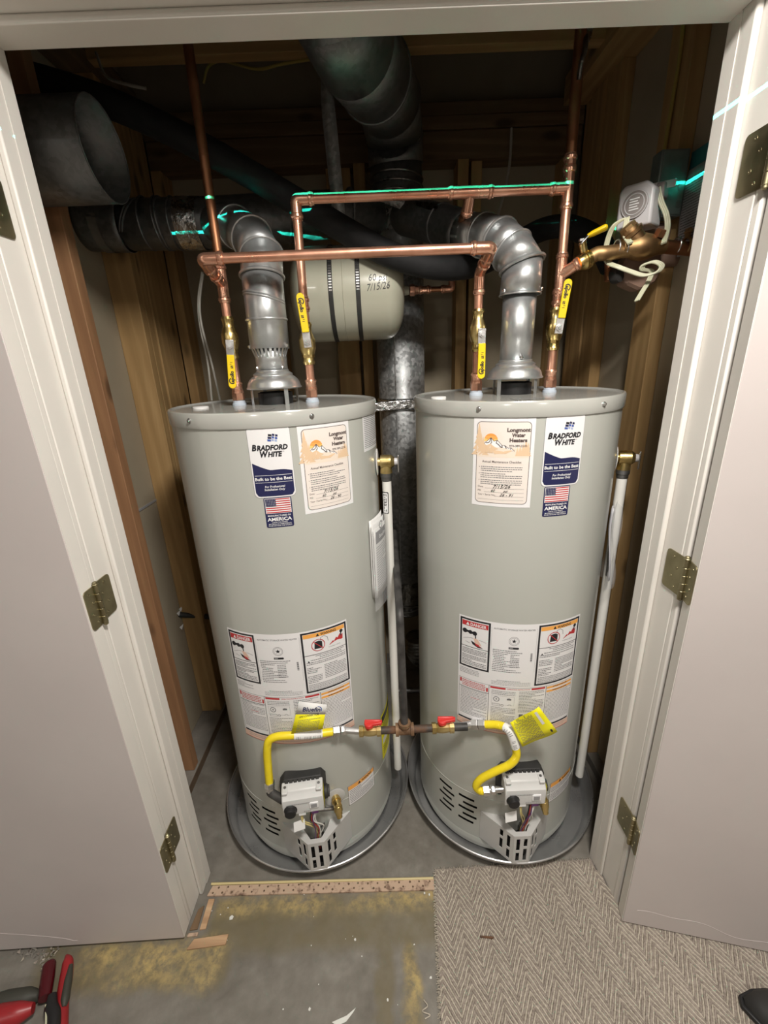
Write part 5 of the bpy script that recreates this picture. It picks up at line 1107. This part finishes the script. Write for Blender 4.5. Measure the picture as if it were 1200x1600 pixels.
# ================================================================== GAS LINE
GY = 0.022; GZ = 0.5275; gx = P(632, 1132, GY).x
T = thing('gas_manifold', (gx, GY, GZ), 'rusty iron gas manifold with a tee in front of the gap', 'gas pipe')
tm = MB(); c_ = Vector((gx, GY, GZ))
for d in ((1, 0, 0), (-1, 0, 0), (0, 0, 1)): tm.lathe(c_, d, [(0, 0.0150), (0.016, 0.0150), (0.017, 0.0180), (0.026, 0.0180), (0.026, 0.0115)], 16)
tm.build('tee', 'rusty_tee', T)
xa, xb_ = P(578, 1137, GY).x, P(692, 1132, GY).x
MB().tube([(xa, GY, GZ), (gx, GY, GZ)], 0.0106, 14).build('pipe', 'rust_iron', T); MB().tube([(gx, GY, GZ), (xb_, GY, GZ)], 0.0106, 14).build('pipe', 'rust_iron', T)
gt = Vector((gx-0.004, GY, 0.905)); MB().tube(fillet([c_, gt, gt+Vector((0.006, 0.5, 0.03))], 0.03), 0.0105, 14).build('riser', 'black_iron', T)
def gas_valve(x, sgn, label):
    T = thing('gas_shutoff_valve', (x, GY, GZ), label, 'valve', 'red-handled gas valves')
    b = MB(); e = Vector((1, 0, 0)); c = Vector((x, GY, GZ))
    b.lathe(c, e, [(-0.031, 0.0110), (-0.031, 0.0155), (-0.019, 0.0155), (-0.018, 0.0120), (-0.012, 0.0135), (0.0, 0.0145), (0.012, 0.0135), (0.018, 0.0120), (0.019, 0.0155), (0.031, 0.0155), (0.031, 0.0110)], 8)
    b.lathe(c, UPZ, [(0, 0.008), (0.018, 0.008)], 12); b.build('body', 'brass', T)
    h = MB(); hz_ = GZ+0.020
    h.lathe((x-0.002, GY, hz_-0.003), UPZ, [(0, 0.0115), (0.002, 0.0130), (0.010, 0.0130), (0.012, 0.0110)], 16)
    h.prism([(x-0.010, GY-0.009, hz_), (x+0.034, GY-0.0055, hz_+0.004), (x+0.036, GY+0.0055, hz_+0.004), (x-0.010, GY+0.009, hz_)], (0, 0, 0.009))
    h.prism([(x-0.016, GY-0.003, hz_+0.004), (x+0.034, GY-0.003, hz_+0.008), (x+0.030, GY+0.003, hz_+0.014), (x-0.014, GY+0.003, hz_+0.016)], (0, 0.004, 0))
    h.build('handle', 'handle_red', T, bevel=0.0015); return T
gas_valve(xa, -1, 'red-handled gas valve in front of the left heater'); gas_valve(xb_, 1, 'red-handled gas valve in front of the right heater')
def hexnut(mb, c, ax_, L, r, n=6): mb.lathe(c, ax_, [(0, r*0.92), (0.0015, r), (L-0.0015, r), (L, r*0.92)], n)
def gas_hose(name, path, label, start, mids):
    T = thing(name, tuple(path[0]), label, 'gas hose', 'yellow flexible gas connectors')
    pts = spline(path, 14)
    # even re-sampling so that the corrugation is regular
    d = [0.0]
    for a, b in zip(pts[:-1], pts[1:]): d.append(d[-1]+(b-a).length)
    n = int(d[-1]/0.0021); out = []; j = 0
    for i in range(n+1):
        t = d[-1]*i/n
        while j < len(d)-2 and d[j+1] < t: j += 1
        out.append(pts[j].lerp(pts[j+1], (t-d[j])/max(1e-9, d[j+1]-d[j])))
    MB().tube(out, [0.0108+(0.0006 if i % 2 else -0.0005) for i in range(len(out))], 16).build('corrugated_hose', 'hose_yellow', T, sharp=60)
    i0, i1 = int(n*mids[0]), int(n*mids[1])
    sl = MB().tube(out[i0:i1], 0.0120, 18).build('barcode_sleeve', 'paper', T)
    return T, out, sl, (i0, i1)
# left hose
hp_ = [P(522, 1143, GY), P(490, 1147, 0.010), P(455, 1149, 0.000), P(432, 1151, -0.002), P(420, 1158, -0.004), P(417.5, 1175, -0.006), P(419, 1200, -0.008), P(421, 1223, -0.010)]
T, out, sl, (i0, i1) = gas_hose('gas_hose', hp_, 'yellow gas hose bent square in front of the left heater', None, (0.10, 0.34))
def barcode(out, i0, i1, parent):
    p = Print(lambda u, v, L=0: out[int(max(0, min(len(out)-1, i0+u)))]+Vector((0, -0.0124-0.0002*L, 0))+UPZ*v)
    mb = MB()
    for k in range(i0+3, i1-3, 2):
        if random.random() < 0.25: continue
        a = out[k]; b = out[k+1]; t = (b-a).normalized(); nrm = Vector((0, -1, 0)); nrm = (nrm-t*nrm.dot(t)).normalized(); s = t.cross(nrm)
        o = a+nrm*0.0123; w_ = random.uniform(0.0006, 0.0013)
        mb.add([o+s*0.0055, o+t*w_+s*0.0055, o+t*w_-s*0.0045, o-s*0.0045], [(0, 1, 2, 3)])
    mb.build('barcode', 'ink_black', parent)
barcode(out, i0, i1, sl)
ft = MB(); e = (out[0]-out[4]).normalized(); hexnut(ft, out[0]-e*0.004, e, 0.020, 0.0150); hexnut(ft, out[0]+e*0.018, e, 0.014, 0.0130); ft.tube([out[0]+e*0.030, Vector((xa-0.026, GY, GZ))], 0.0095, 12); ft.build('flare_nut', 'steel', T)
ft = MB(); e = (out[-1]-out[-4]).normalized(); hexnut(ft, out[-1]-e*0.004, e, 0.020, 0.0150); hexnut(ft, out[-1]+e*0.017, e, 0.012, 0.0135); ft.build('flare_nut', 'steel', T)
el = out[-1]+e*0.036; tgt = LL(-0.079, 0.312, 0.345); MB().tube(fillet([out[-1]+e*0.024, el, tgt], 0.012), [0.0120]*len(fillet([out[-1]+e*0.024, el, tgt], 0.012)), 14).build('street_elbow', 'black_iron', T)
# left tag: folded card
tg0, tg1, tg2, tg3 = P(455, 1146, -0.006), P(504, 1139, -0.006), P(511, 1101, 0.004), P(467, 1096, 0.006)
card = MB(); k0 = 0.60
lm, rm_ = tg0.lerp(tg3, k0), tg1.lerp(tg2, k0)
card.add([tg0, tg1, rm_, lm], [(0, 1, 2, 3)], 0); card.add([lm, rm_, tg2, tg3], [(0, 1, 2, 3)], 1); K = card.build('hang_tag', ['tag_yellow', 'paper'], T, solid=0.0006)
K['label'] = 'yellow and white hang tag'
eu, ev = (rm_-lm), (tg3-lm); g = planemap(lm, eu, ev); w_ = eu.length
p = Print(g); p.text('Bluefin', w_*0.50, 0.010, 0.018, 'ink_navy', 0, 'C', 0.03, 0, w_*0.60); p.disc(w_*0.70, 0.014, 0.012, 'ink_blue', 0, 0.0095, a0=-20, a1=100); p.build('print', K)
eu, ev = (tg1-tg0), (lm-tg0); g = planemap(tg0, eu, ev); w_ = eu.length; hh = ev.length
p = Print(g); p.text('GAS CONNECTOR', 0.012, hh-0.013, 0.0085, 'ink_black', 0, 'L', 0.02, 0, w_*0.62); p.lines(0.012, w_*0.85, hh-0.022, 8, 0.005, 0.0016, 'ink_grey', 0); p.build('print', K)
# right hose
hq = [P(757, 1132, GY), P(780, 1133, 0.004), P(795, 1141, -0.016), P(803, 1160, -0.026), P(807, 1180, -0.032), P(797, 1194, -0.036), P(772, 1206, -0.032), P(752, 1217, -0.028), P(744, 1228, -0.026), P(750, 1235, -0.026), P(757, 1235, -0.026)]
T, out, sl, (i0, i1) = gas_hose('gas_hose', hq, 'yellow gas hose swinging in an S before the right heater', None, (0.17, 0.37)); barcode(out, i0, i1, sl)
ft = MB(); e = (out[0]-out[4]).normalized(); hexnut(ft, out[0]-e*0.004, e, 0.020, 0.0150); hexnut(ft, out[0]+e*0.018, e, 0.020, 0.0155); ft.tube([out[0]+e*0.036, Vector((xb_+0.026, GY, GZ))], 0.0100, 12); ft.build('flare_nut', 'steel', T)
MB().tube([Vector((xb_+0.030, GY, GZ)), Vector((xb_+0.070, GY, GZ))], 0.0108, 14).build('nipple', 'black_iron', T)
ft = MB(); tgt = LR(-0.060, 0.312, 0.345); o_ = out[-1]; e = (tgt-o_).normalized(); hexnut(ft, o_-e*0.004, e, 0.018, 0.0145); hexnut(ft, o_+e*0.017, e, 0.014, 0.0125); ft.tube([o_, tgt], 0.0090, 12); ft.build('flare_nut', 'steel', T)
# right tag: curled sheet
a0, a1, b0, b1 = P(797, 1129, -0.030), P(816, 1167, -0.040), P(842, 1104, -0.060), P(871, 1143, -0.060)
card = MB(); rows = []
for i in range(11):
    t = i/10; bow = Vector((0, 0.007*math.sin(t*PI*2), 0)) + UPZ*(-0.009*math.sin(t*PI*2.0)*(1-0.4*t))
    lo_, hi_ = a1.lerp(b1, t)+bow, a0.lerp(b0, t)+bow; rows.append([lo_.lerp(hi_, s/4) for s in range(5)])
card.grid(rows); K = card.build('hang_tag', 'tag_yellow', T, solid=0.0006); K['label'] = 'curled yellow instruction tag'
def tgm(u, v, L=0):      # u along the length 0..1, v across 0..1
    t = max(0, min(0.9999, u))*10; i = int(t); f_ = t-i; s = max(0, min(0.9999, v))*4; j = int(s); h_ = s-j
    q00, q10, q01, q11 = rows[i][j], rows[i+1][j], rows[i][j+1], rows[i+1][j+1]
    nn = (q10-q00).cross(q01-q00).normalized(); nn = nn if nn.y < 0 else -nn
    return (q00*(1-f_)+q10*f_)*(1-h_)+(q01*(1-f_)+q11*f_)*h_+nn*0.0008
mb = MB()
for k in range(17):
    u = 0.10+k*0.034; v = 0.08
    while v < 0.88:
        w_ = random.uniform(0.05, 0.14); mb.add([tgm(u, v), tgm(u+0.012, v), tgm(u+0.012, v+w_), tgm(u, v+w_)], [(0, 1, 2, 3)]); v += w_+0.03
mb.build('print', 'ink_grey', K)
mb = MB(); mb.add([tgm(0.76, 0.45), tgm(0.84, 0.45), tgm(0.84, 0.92), tgm(0.76, 0.92)], [(0, 1, 2, 3)]); mb.build('white_strip', 'paper', K)
mb = MB(); mb.add([tgm(0.88+0.03*math.cos(t), 0.14+0.06*math.sin(t)) for t in [k*PI/4 for k in range(8)]], [tuple(range(8))]); mb.build('round_mark', 'ink_black', K)

# ================================================================== FLOOR ITEMS
# tack strip of wood with a pale edging
ts0, ts1 = -0.592, 0.100
T = thing('tack_strip', (-0.25, -0.06, 0.0), 'splintered wooden carpet tack strip lying across the doorway', 'tack strip')
MB().prism([(ts0, -0.067, 0.0005), (ts1, -0.078, 0.0005), (ts1+0.002, -0.050, 0.0005), (ts0+0.008, -0.040, 0.0005)], (0, 0, 0.006)).build('wood_strip', 'strip_wood', T, bevel=0.001)
for k in range(44):
    x = ts0+0.015+k*0.0154; y = -0.053-0.0105*(x-ts0)/0.69+(0.007 if k % 2 else -0.006)
    x += random.uniform(-0.004, 0.004); y += random.uniform(-0.002, 0.002)
    if x < ts1-0.005: MB().lathe((x, y, 0.0062), UPZ, [(0, random.choice((0.0022, 0.0026, 0.0042))), (0.0005, 0.0030)], 6).build('nail', 'plate_side', T)
T = MB(); T.tube([(ts0+0.002, -0.0355, 0.006), (-0.25, -0.041, 0.006), (ts1, -0.0475, 0.006)], 0.0036, 8); tag(T.build('edging_strip', 'tag_yellow', org=(-0.25, -0.04, 0.001)), 'thin yellow edging line along the back of the tack strip', 'edging')
T.v and None
bpy.data.objects['edging_strip'].data.materials[0] = MATS['edging_gold']
def plank(pts, h, mat, label, name='wood_scrap'):
    q_ = [Vector((x, y, 0.0005)) for x, y in pts]; c_ = sum(q_, Vector())/len(q_)
    return tag(MB().prism(q_, (0, 0, h)).build(name, mat, bevel=0.0008, org=tuple(c_)), label, 'wood scrap', 'wood scraps by the left door')
plank([(-0.602, -0.194), (-0.497, -0.186), (-0.496, -0.163), (-0.590, -0.171)], 0.005, 'scrap_wood', 'orange-tan wood scrap at the corner of the left door')
plank([(-0.583, -0.150), (-0.566, -0.148), (-0.566, -0.075), (-0.584, -0.075)], 0.005, 'scrap_wood', 'upright narrow wood scrap beside the left jamb')
plank([(-0.612, -0.166), (-0.584, -0.164), (-0.584, -0.156), (-0.612, -0.158)], 0.006, 'strip_wood', 'dark splintered chip against the left door edge')
plank([(-0.612, -0.150), (-0.590, -0.148), (-0.592, -0.090), (-0.606, -0.100)], 0.004, 'old_pine_y', 'ragged brown chip squeezed along the left jamb foot')
# loose flakes and crumbs
mb = MB()
for k in range(26):
    x, y = random.uniform(-0.6, 0.09), random.uniform(-0.40, -0.06); r = random.choice((0.001, 0.0015, 0.002, 0.0035)); a = random.uniform(0, 6); n_ = 5
    mb.prism([(x+r*random.uniform(0.6, 1.3)*math.cos(a+i*2*PI/n_), y+r*random.uniform(0.6, 1.3)*math.sin(a+i*2*PI/n_), 0.0004) for i in range(n_)], (0, 0, 0.0008))
o = mb.build('paint_flakes', 'wire_white'); tag(o, 'tiny pale paint flakes scattered over the bare concrete', 'debris'); o['kind'] = 'stuff'
mb = MB()
for k in range(420):
    x, y = random.uniform(-1.12, -0.965), random.uniform(-0.30, -0.14)
    if y < -0.215-(x+0.965)*0.35 - random.uniform(0, 0.02): continue
    r = random.uniform(0.003, 0.007); z = random.uniform(0.001, 0.008)
    vs_ = [(x+r*random.uniform(-1, 1), y+r*random.uniform(-1, 1), z+r*random.uniform(-0.6, 0.8)) for _ in range(5)]; mb.add(vs_, [(0, 1, 2), (0, 2, 3), (0, 3, 4), (0, 4, 1), (1, 2, 3), (1, 3, 4)], random.choice((0, 0, 1, 2)))
o = mb.build('carpet_pad_crumbs', ['plate_dirty', 'carpet_cream', 'carpet_taupe']); tag(o, 'heap of grey carpet pad crumbs under the left door', 'debris'); o['kind'] = 'stuff'
def smear(pts, label):
    q_ = [Vector((x, y, 0.0004)) for x, y in pts]; c_ = sum(q_, Vector())/len(q_); tag(MB().prism(q_, (0, 0, 0.0006)).build('paint_smear', 'wire_white', org=tuple(c_)), label, 'paint smear')
smear([(-0.185, -0.345), (-0.150, -0.335), (-0.128, -0.322), (-0.134, -0.330), (-0.150, -0.345), (-0.172, -0.352)], 'white paint smear on the concrete near the bottom edge')
smear([(-0.505, -0.128), (-0.497, -0.127), (-0.495, -0.120), (-0.501, -0.116), (-0.507, -0.121)], 'white round paint blob beside the wood scraps')

# ------------------------------------------------------------------ carpet with raised herringbone ribs
poly = [(0.108, -0.024), (0.605, -0.014), (0.605, -0.062), (0.617, -0.063), (0.617, -0.119), (0.692, -0.136), (2.28, -0.136), (2.28, -1.9), (0.02, -1.9), (0.080, -0.36)]
C = thing('carpet', (0.9, -0.8, 0.0), 'taupe and cream herringbone carpet cut back along its left edge', 'carpet')
MB().prism([(x, y, 0.0005) for x, y in poly], (0, 0, 0.0065)).build('backing', 'carpet_taupe', C)
def inside(x, y):
    r = False
    for (x0, y0), (x1, y1) in zip(poly, poly[1:]+poly[:1]):
        if (y0 > y) != (y1 > y) and x < (x1-x0)*(y-y0)/(y1-y0)+x0: r = not r
    return r
cr, ta = MB(), MB(); cw = 0.036; rise = 0.060; pitch = 0.0185
def rib(mb, x0, y0, x1, y1, w, h):
    n = 5; d = Vector((x1-x0, y1-y0, 0)); l = d.length; d /= l; s = Vector((-d.y, d.x, 0))*w; vs_ = []
    for i in range(n+1):
        q_ = Vector((x0, y0, 0.0068))+d*l*i/n + Vector((random.uniform(-1, 1), random.uniform(-1, 1), 0))*0.0012; e_ = 0.55 if i in (0, n) else 1
        vs_ += [q_-s*e_, q_-s*e_*0.5+UPZ*h*0.8*e_, q_+s*e_*0.5+UPZ*h*0.8*e_, q_+s*e_]
    mb.add(vs_, [(i*4+j, i*4+j+1, i*4+j+5, i*4+j+4) for i in range(n) for j in range(3)])
for c_i in range(0, 40):
    x0 = 0.06+c_i*cw
    sgn = 1 if c_i % 2 else -1
    for k in range(0, 58):
        y0 = 0.06-k*pitch; ya, yb_ = (y0, y0-rise) if sgn > 0 else (y0-rise, y0)
        # clip the rib to the carpet outline
        def clipped(dy, mb, w, h):
            ts_ = [t/10 for t in range(11) if inside(x0+cw*t/10, ya+(yb_-ya)*t/10+dy)]
            if len(ts_) < 3: return
            t0, t1 = ts_[0], ts_[-1]; rib(mb, x0+cw*t0, ya+(yb_-ya)*t0+dy, x0+cw*t1, ya+(yb_-ya)*t1+dy, w, h)
        clipped(0, cr, 0.0026, 0.0040); clipped(-pitch/2, ta, 0.0040, 0.0040)
o = cr.build('cream_ribs', 'carpet_cream', C, recalc=False); o['kind'] = 'stuff'; o = ta.build('taupe_ribs', 'carpet_taupe', C, recalc=False); o['kind'] = 'stuff'
fz = MB()
for k in range(420):
    if k % 3: t = random.random(); x, y = 0.108-(0.028)*t, -0.024-0.336*t; d = Vector((-1, random.uniform(-0.6, 0.6), 0))
    else: t = random.random(); x, y = 0.108+0.497*t, -0.024+0.010*t; d = Vector((random.uniform(-0.5, 0.5), 1, 0))
    l = random.uniform(0.003, 0.009); q_ = Vector((x, y, random.uniform(0.002, 0.009))); fz.tube([q_-d*0.003, q_+d*l*0.6, q_+d*l-UPZ*0.002], 0.0007, 4, cap=False)
o = fz.build('frayed_edge', 'carpet_cream', C); o['kind'] = 'stuff'
tag(MB().tube(spline([P(662, 1562, Z=0.004), P(668, 1572, Z=0.005), P(660, 1580, Z=0.004), P(672, 1586, Z=0.005), P(664, 1592, Z=0.004)], 6), 0.0013, 6).build('loose_thread', 'carpet_cream', org=tuple(P(664, 1580, Z=0.003))), 'loose curly thread beside the frayed carpet edge', 'thread')
plank([tuple(P(750, 1462, Z=0.011)[:2]), tuple(P(772, 1464, Z=0.011)[:2]), tuple(P(771, 1467, Z=0.011)[:2]), tuple(P(750, 1465, Z=0.011)[:2])], 0.013, 'rust_iron', 'small brown splinter lying on the carpet')

# ------------------------------------------------------------------ red hand tool, lower left corner
T = thing('hand_tool', tuple(P(60, 1600, Z=0.004)), 'red and black hand tool in the lower left corner', 'tool')
ty = -0.315
def hull(pts, rad, fl, name, mat): MB().tube(spline([P(a[0], a[1], Z=0.022+(ty-a[2])*0.9) for a in pts], 6), [float(r) for r in np.interp(np.linspace(0, len(rad)-1, (len(pts)-1)*6+1), range(len(rad)), rad)], 18, flatten=fl).build(name, mat, T, sharp=60)
hull([(104, 1493, ty), (106, 1503, ty), (103, 1530, ty), (98, 1560, ty), (96, 1600, ty), (94, 1640, ty)], [0.004, 0.014, 0.017, 0.016, 0.016, 0.016], (1, 0.9), 'handle', 'red_plastic')
hull([(111, 1508, ty-0.012), (107, 1530, ty-0.012), (102, 1560, ty-0.012), (100, 1574, ty-0.012)], [0.006, 0.011, 0.012, 0.006], (1, 0.8), 'grip_pad', 'rubber_olive')
hull([(77, 1504, ty-0.01), (77, 1508, ty-0.01), (74, 1530, ty-0.01), (70, 1560, ty-0.01)], [0.008, 0.0155, 0.016, 0.014], None, 'knob', 'dark_red')
hull([(82, 1555, ty-0.02), (80, 1575, ty-0.02), (84, 1590, ty-0.02), (80, 1640, ty-0.02)], [0.010, 0.015, 0.015, 0.015], None, 'pivot', 'black')
hull([(-30, 1585, ty), (10, 1572, ty), (45, 1560, ty), (62, 1555, ty)], [0.034, 0.033, 0.024, 0.010], (1, 0.9), 'jaw_cover', 'rubber_olive')
hull([(-30, 1602, ty-0.02), (0, 1592, ty-0.02), (30, 1583, ty-0.02), (52, 1575, ty-0.02)], [0.030, 0.030, 0.024, 0.012], (1, 0.9), 'body', 'red_plastic')
hull([(72, 1570, ty-0.03), (72, 1600, ty-0.03), (70, 1640, ty-0.03)], [0.0022, 0.0022, 0.0022], None, 'cord', 'cord_cream')
# ------------------------------------------------------------------ black shoe, lower right corner
T = thing('shoe', (0.93, -0.42, 0.008), 'black shoe tip on the carpet in the lower right corner', 'shoe')
rows = []
for i in range(9):
    t = i/8; x = 0.815+0.22*t; y = -0.350-0.10*t; w_ = 0.058*math.sqrt(min(1, t*2.4+0.02)); h_ = 0.040+0.055*min(1, t*1.2)
    e = Vector((-0.41, -0.91, 0)); rows.append([Vector((x, y, 0.018))-e*w_*math.cos(a)+UPZ*max(0, h_*math.sin(a))*(0.25+0.75*min(1, t*3)) for a in [PI*k/10 for k in range(11)]])
MB().grid(rows).build('upper', 'rubber_black', T, solid=0.002, sharp=70)
sl_ = []
for i in range(9):
    t = i/8; x = 0.808+0.227*t; y = -0.348-0.10*t; w_ = 0.062*math.sqrt(min(1, t*2.4+0.03)); e = Vector((-0.41, -0.91, 0)); sl_.append((Vector((x, y, 0.0105))-e*w_, Vector((x, y, 0.0105))+e*w_))
MB().prism([a for a, b_ in sl_]+[b_ for a, b_ in sl_[::-1]], (0, 0, 0.012)).build('sole', 'black', T, bevel=0.003)
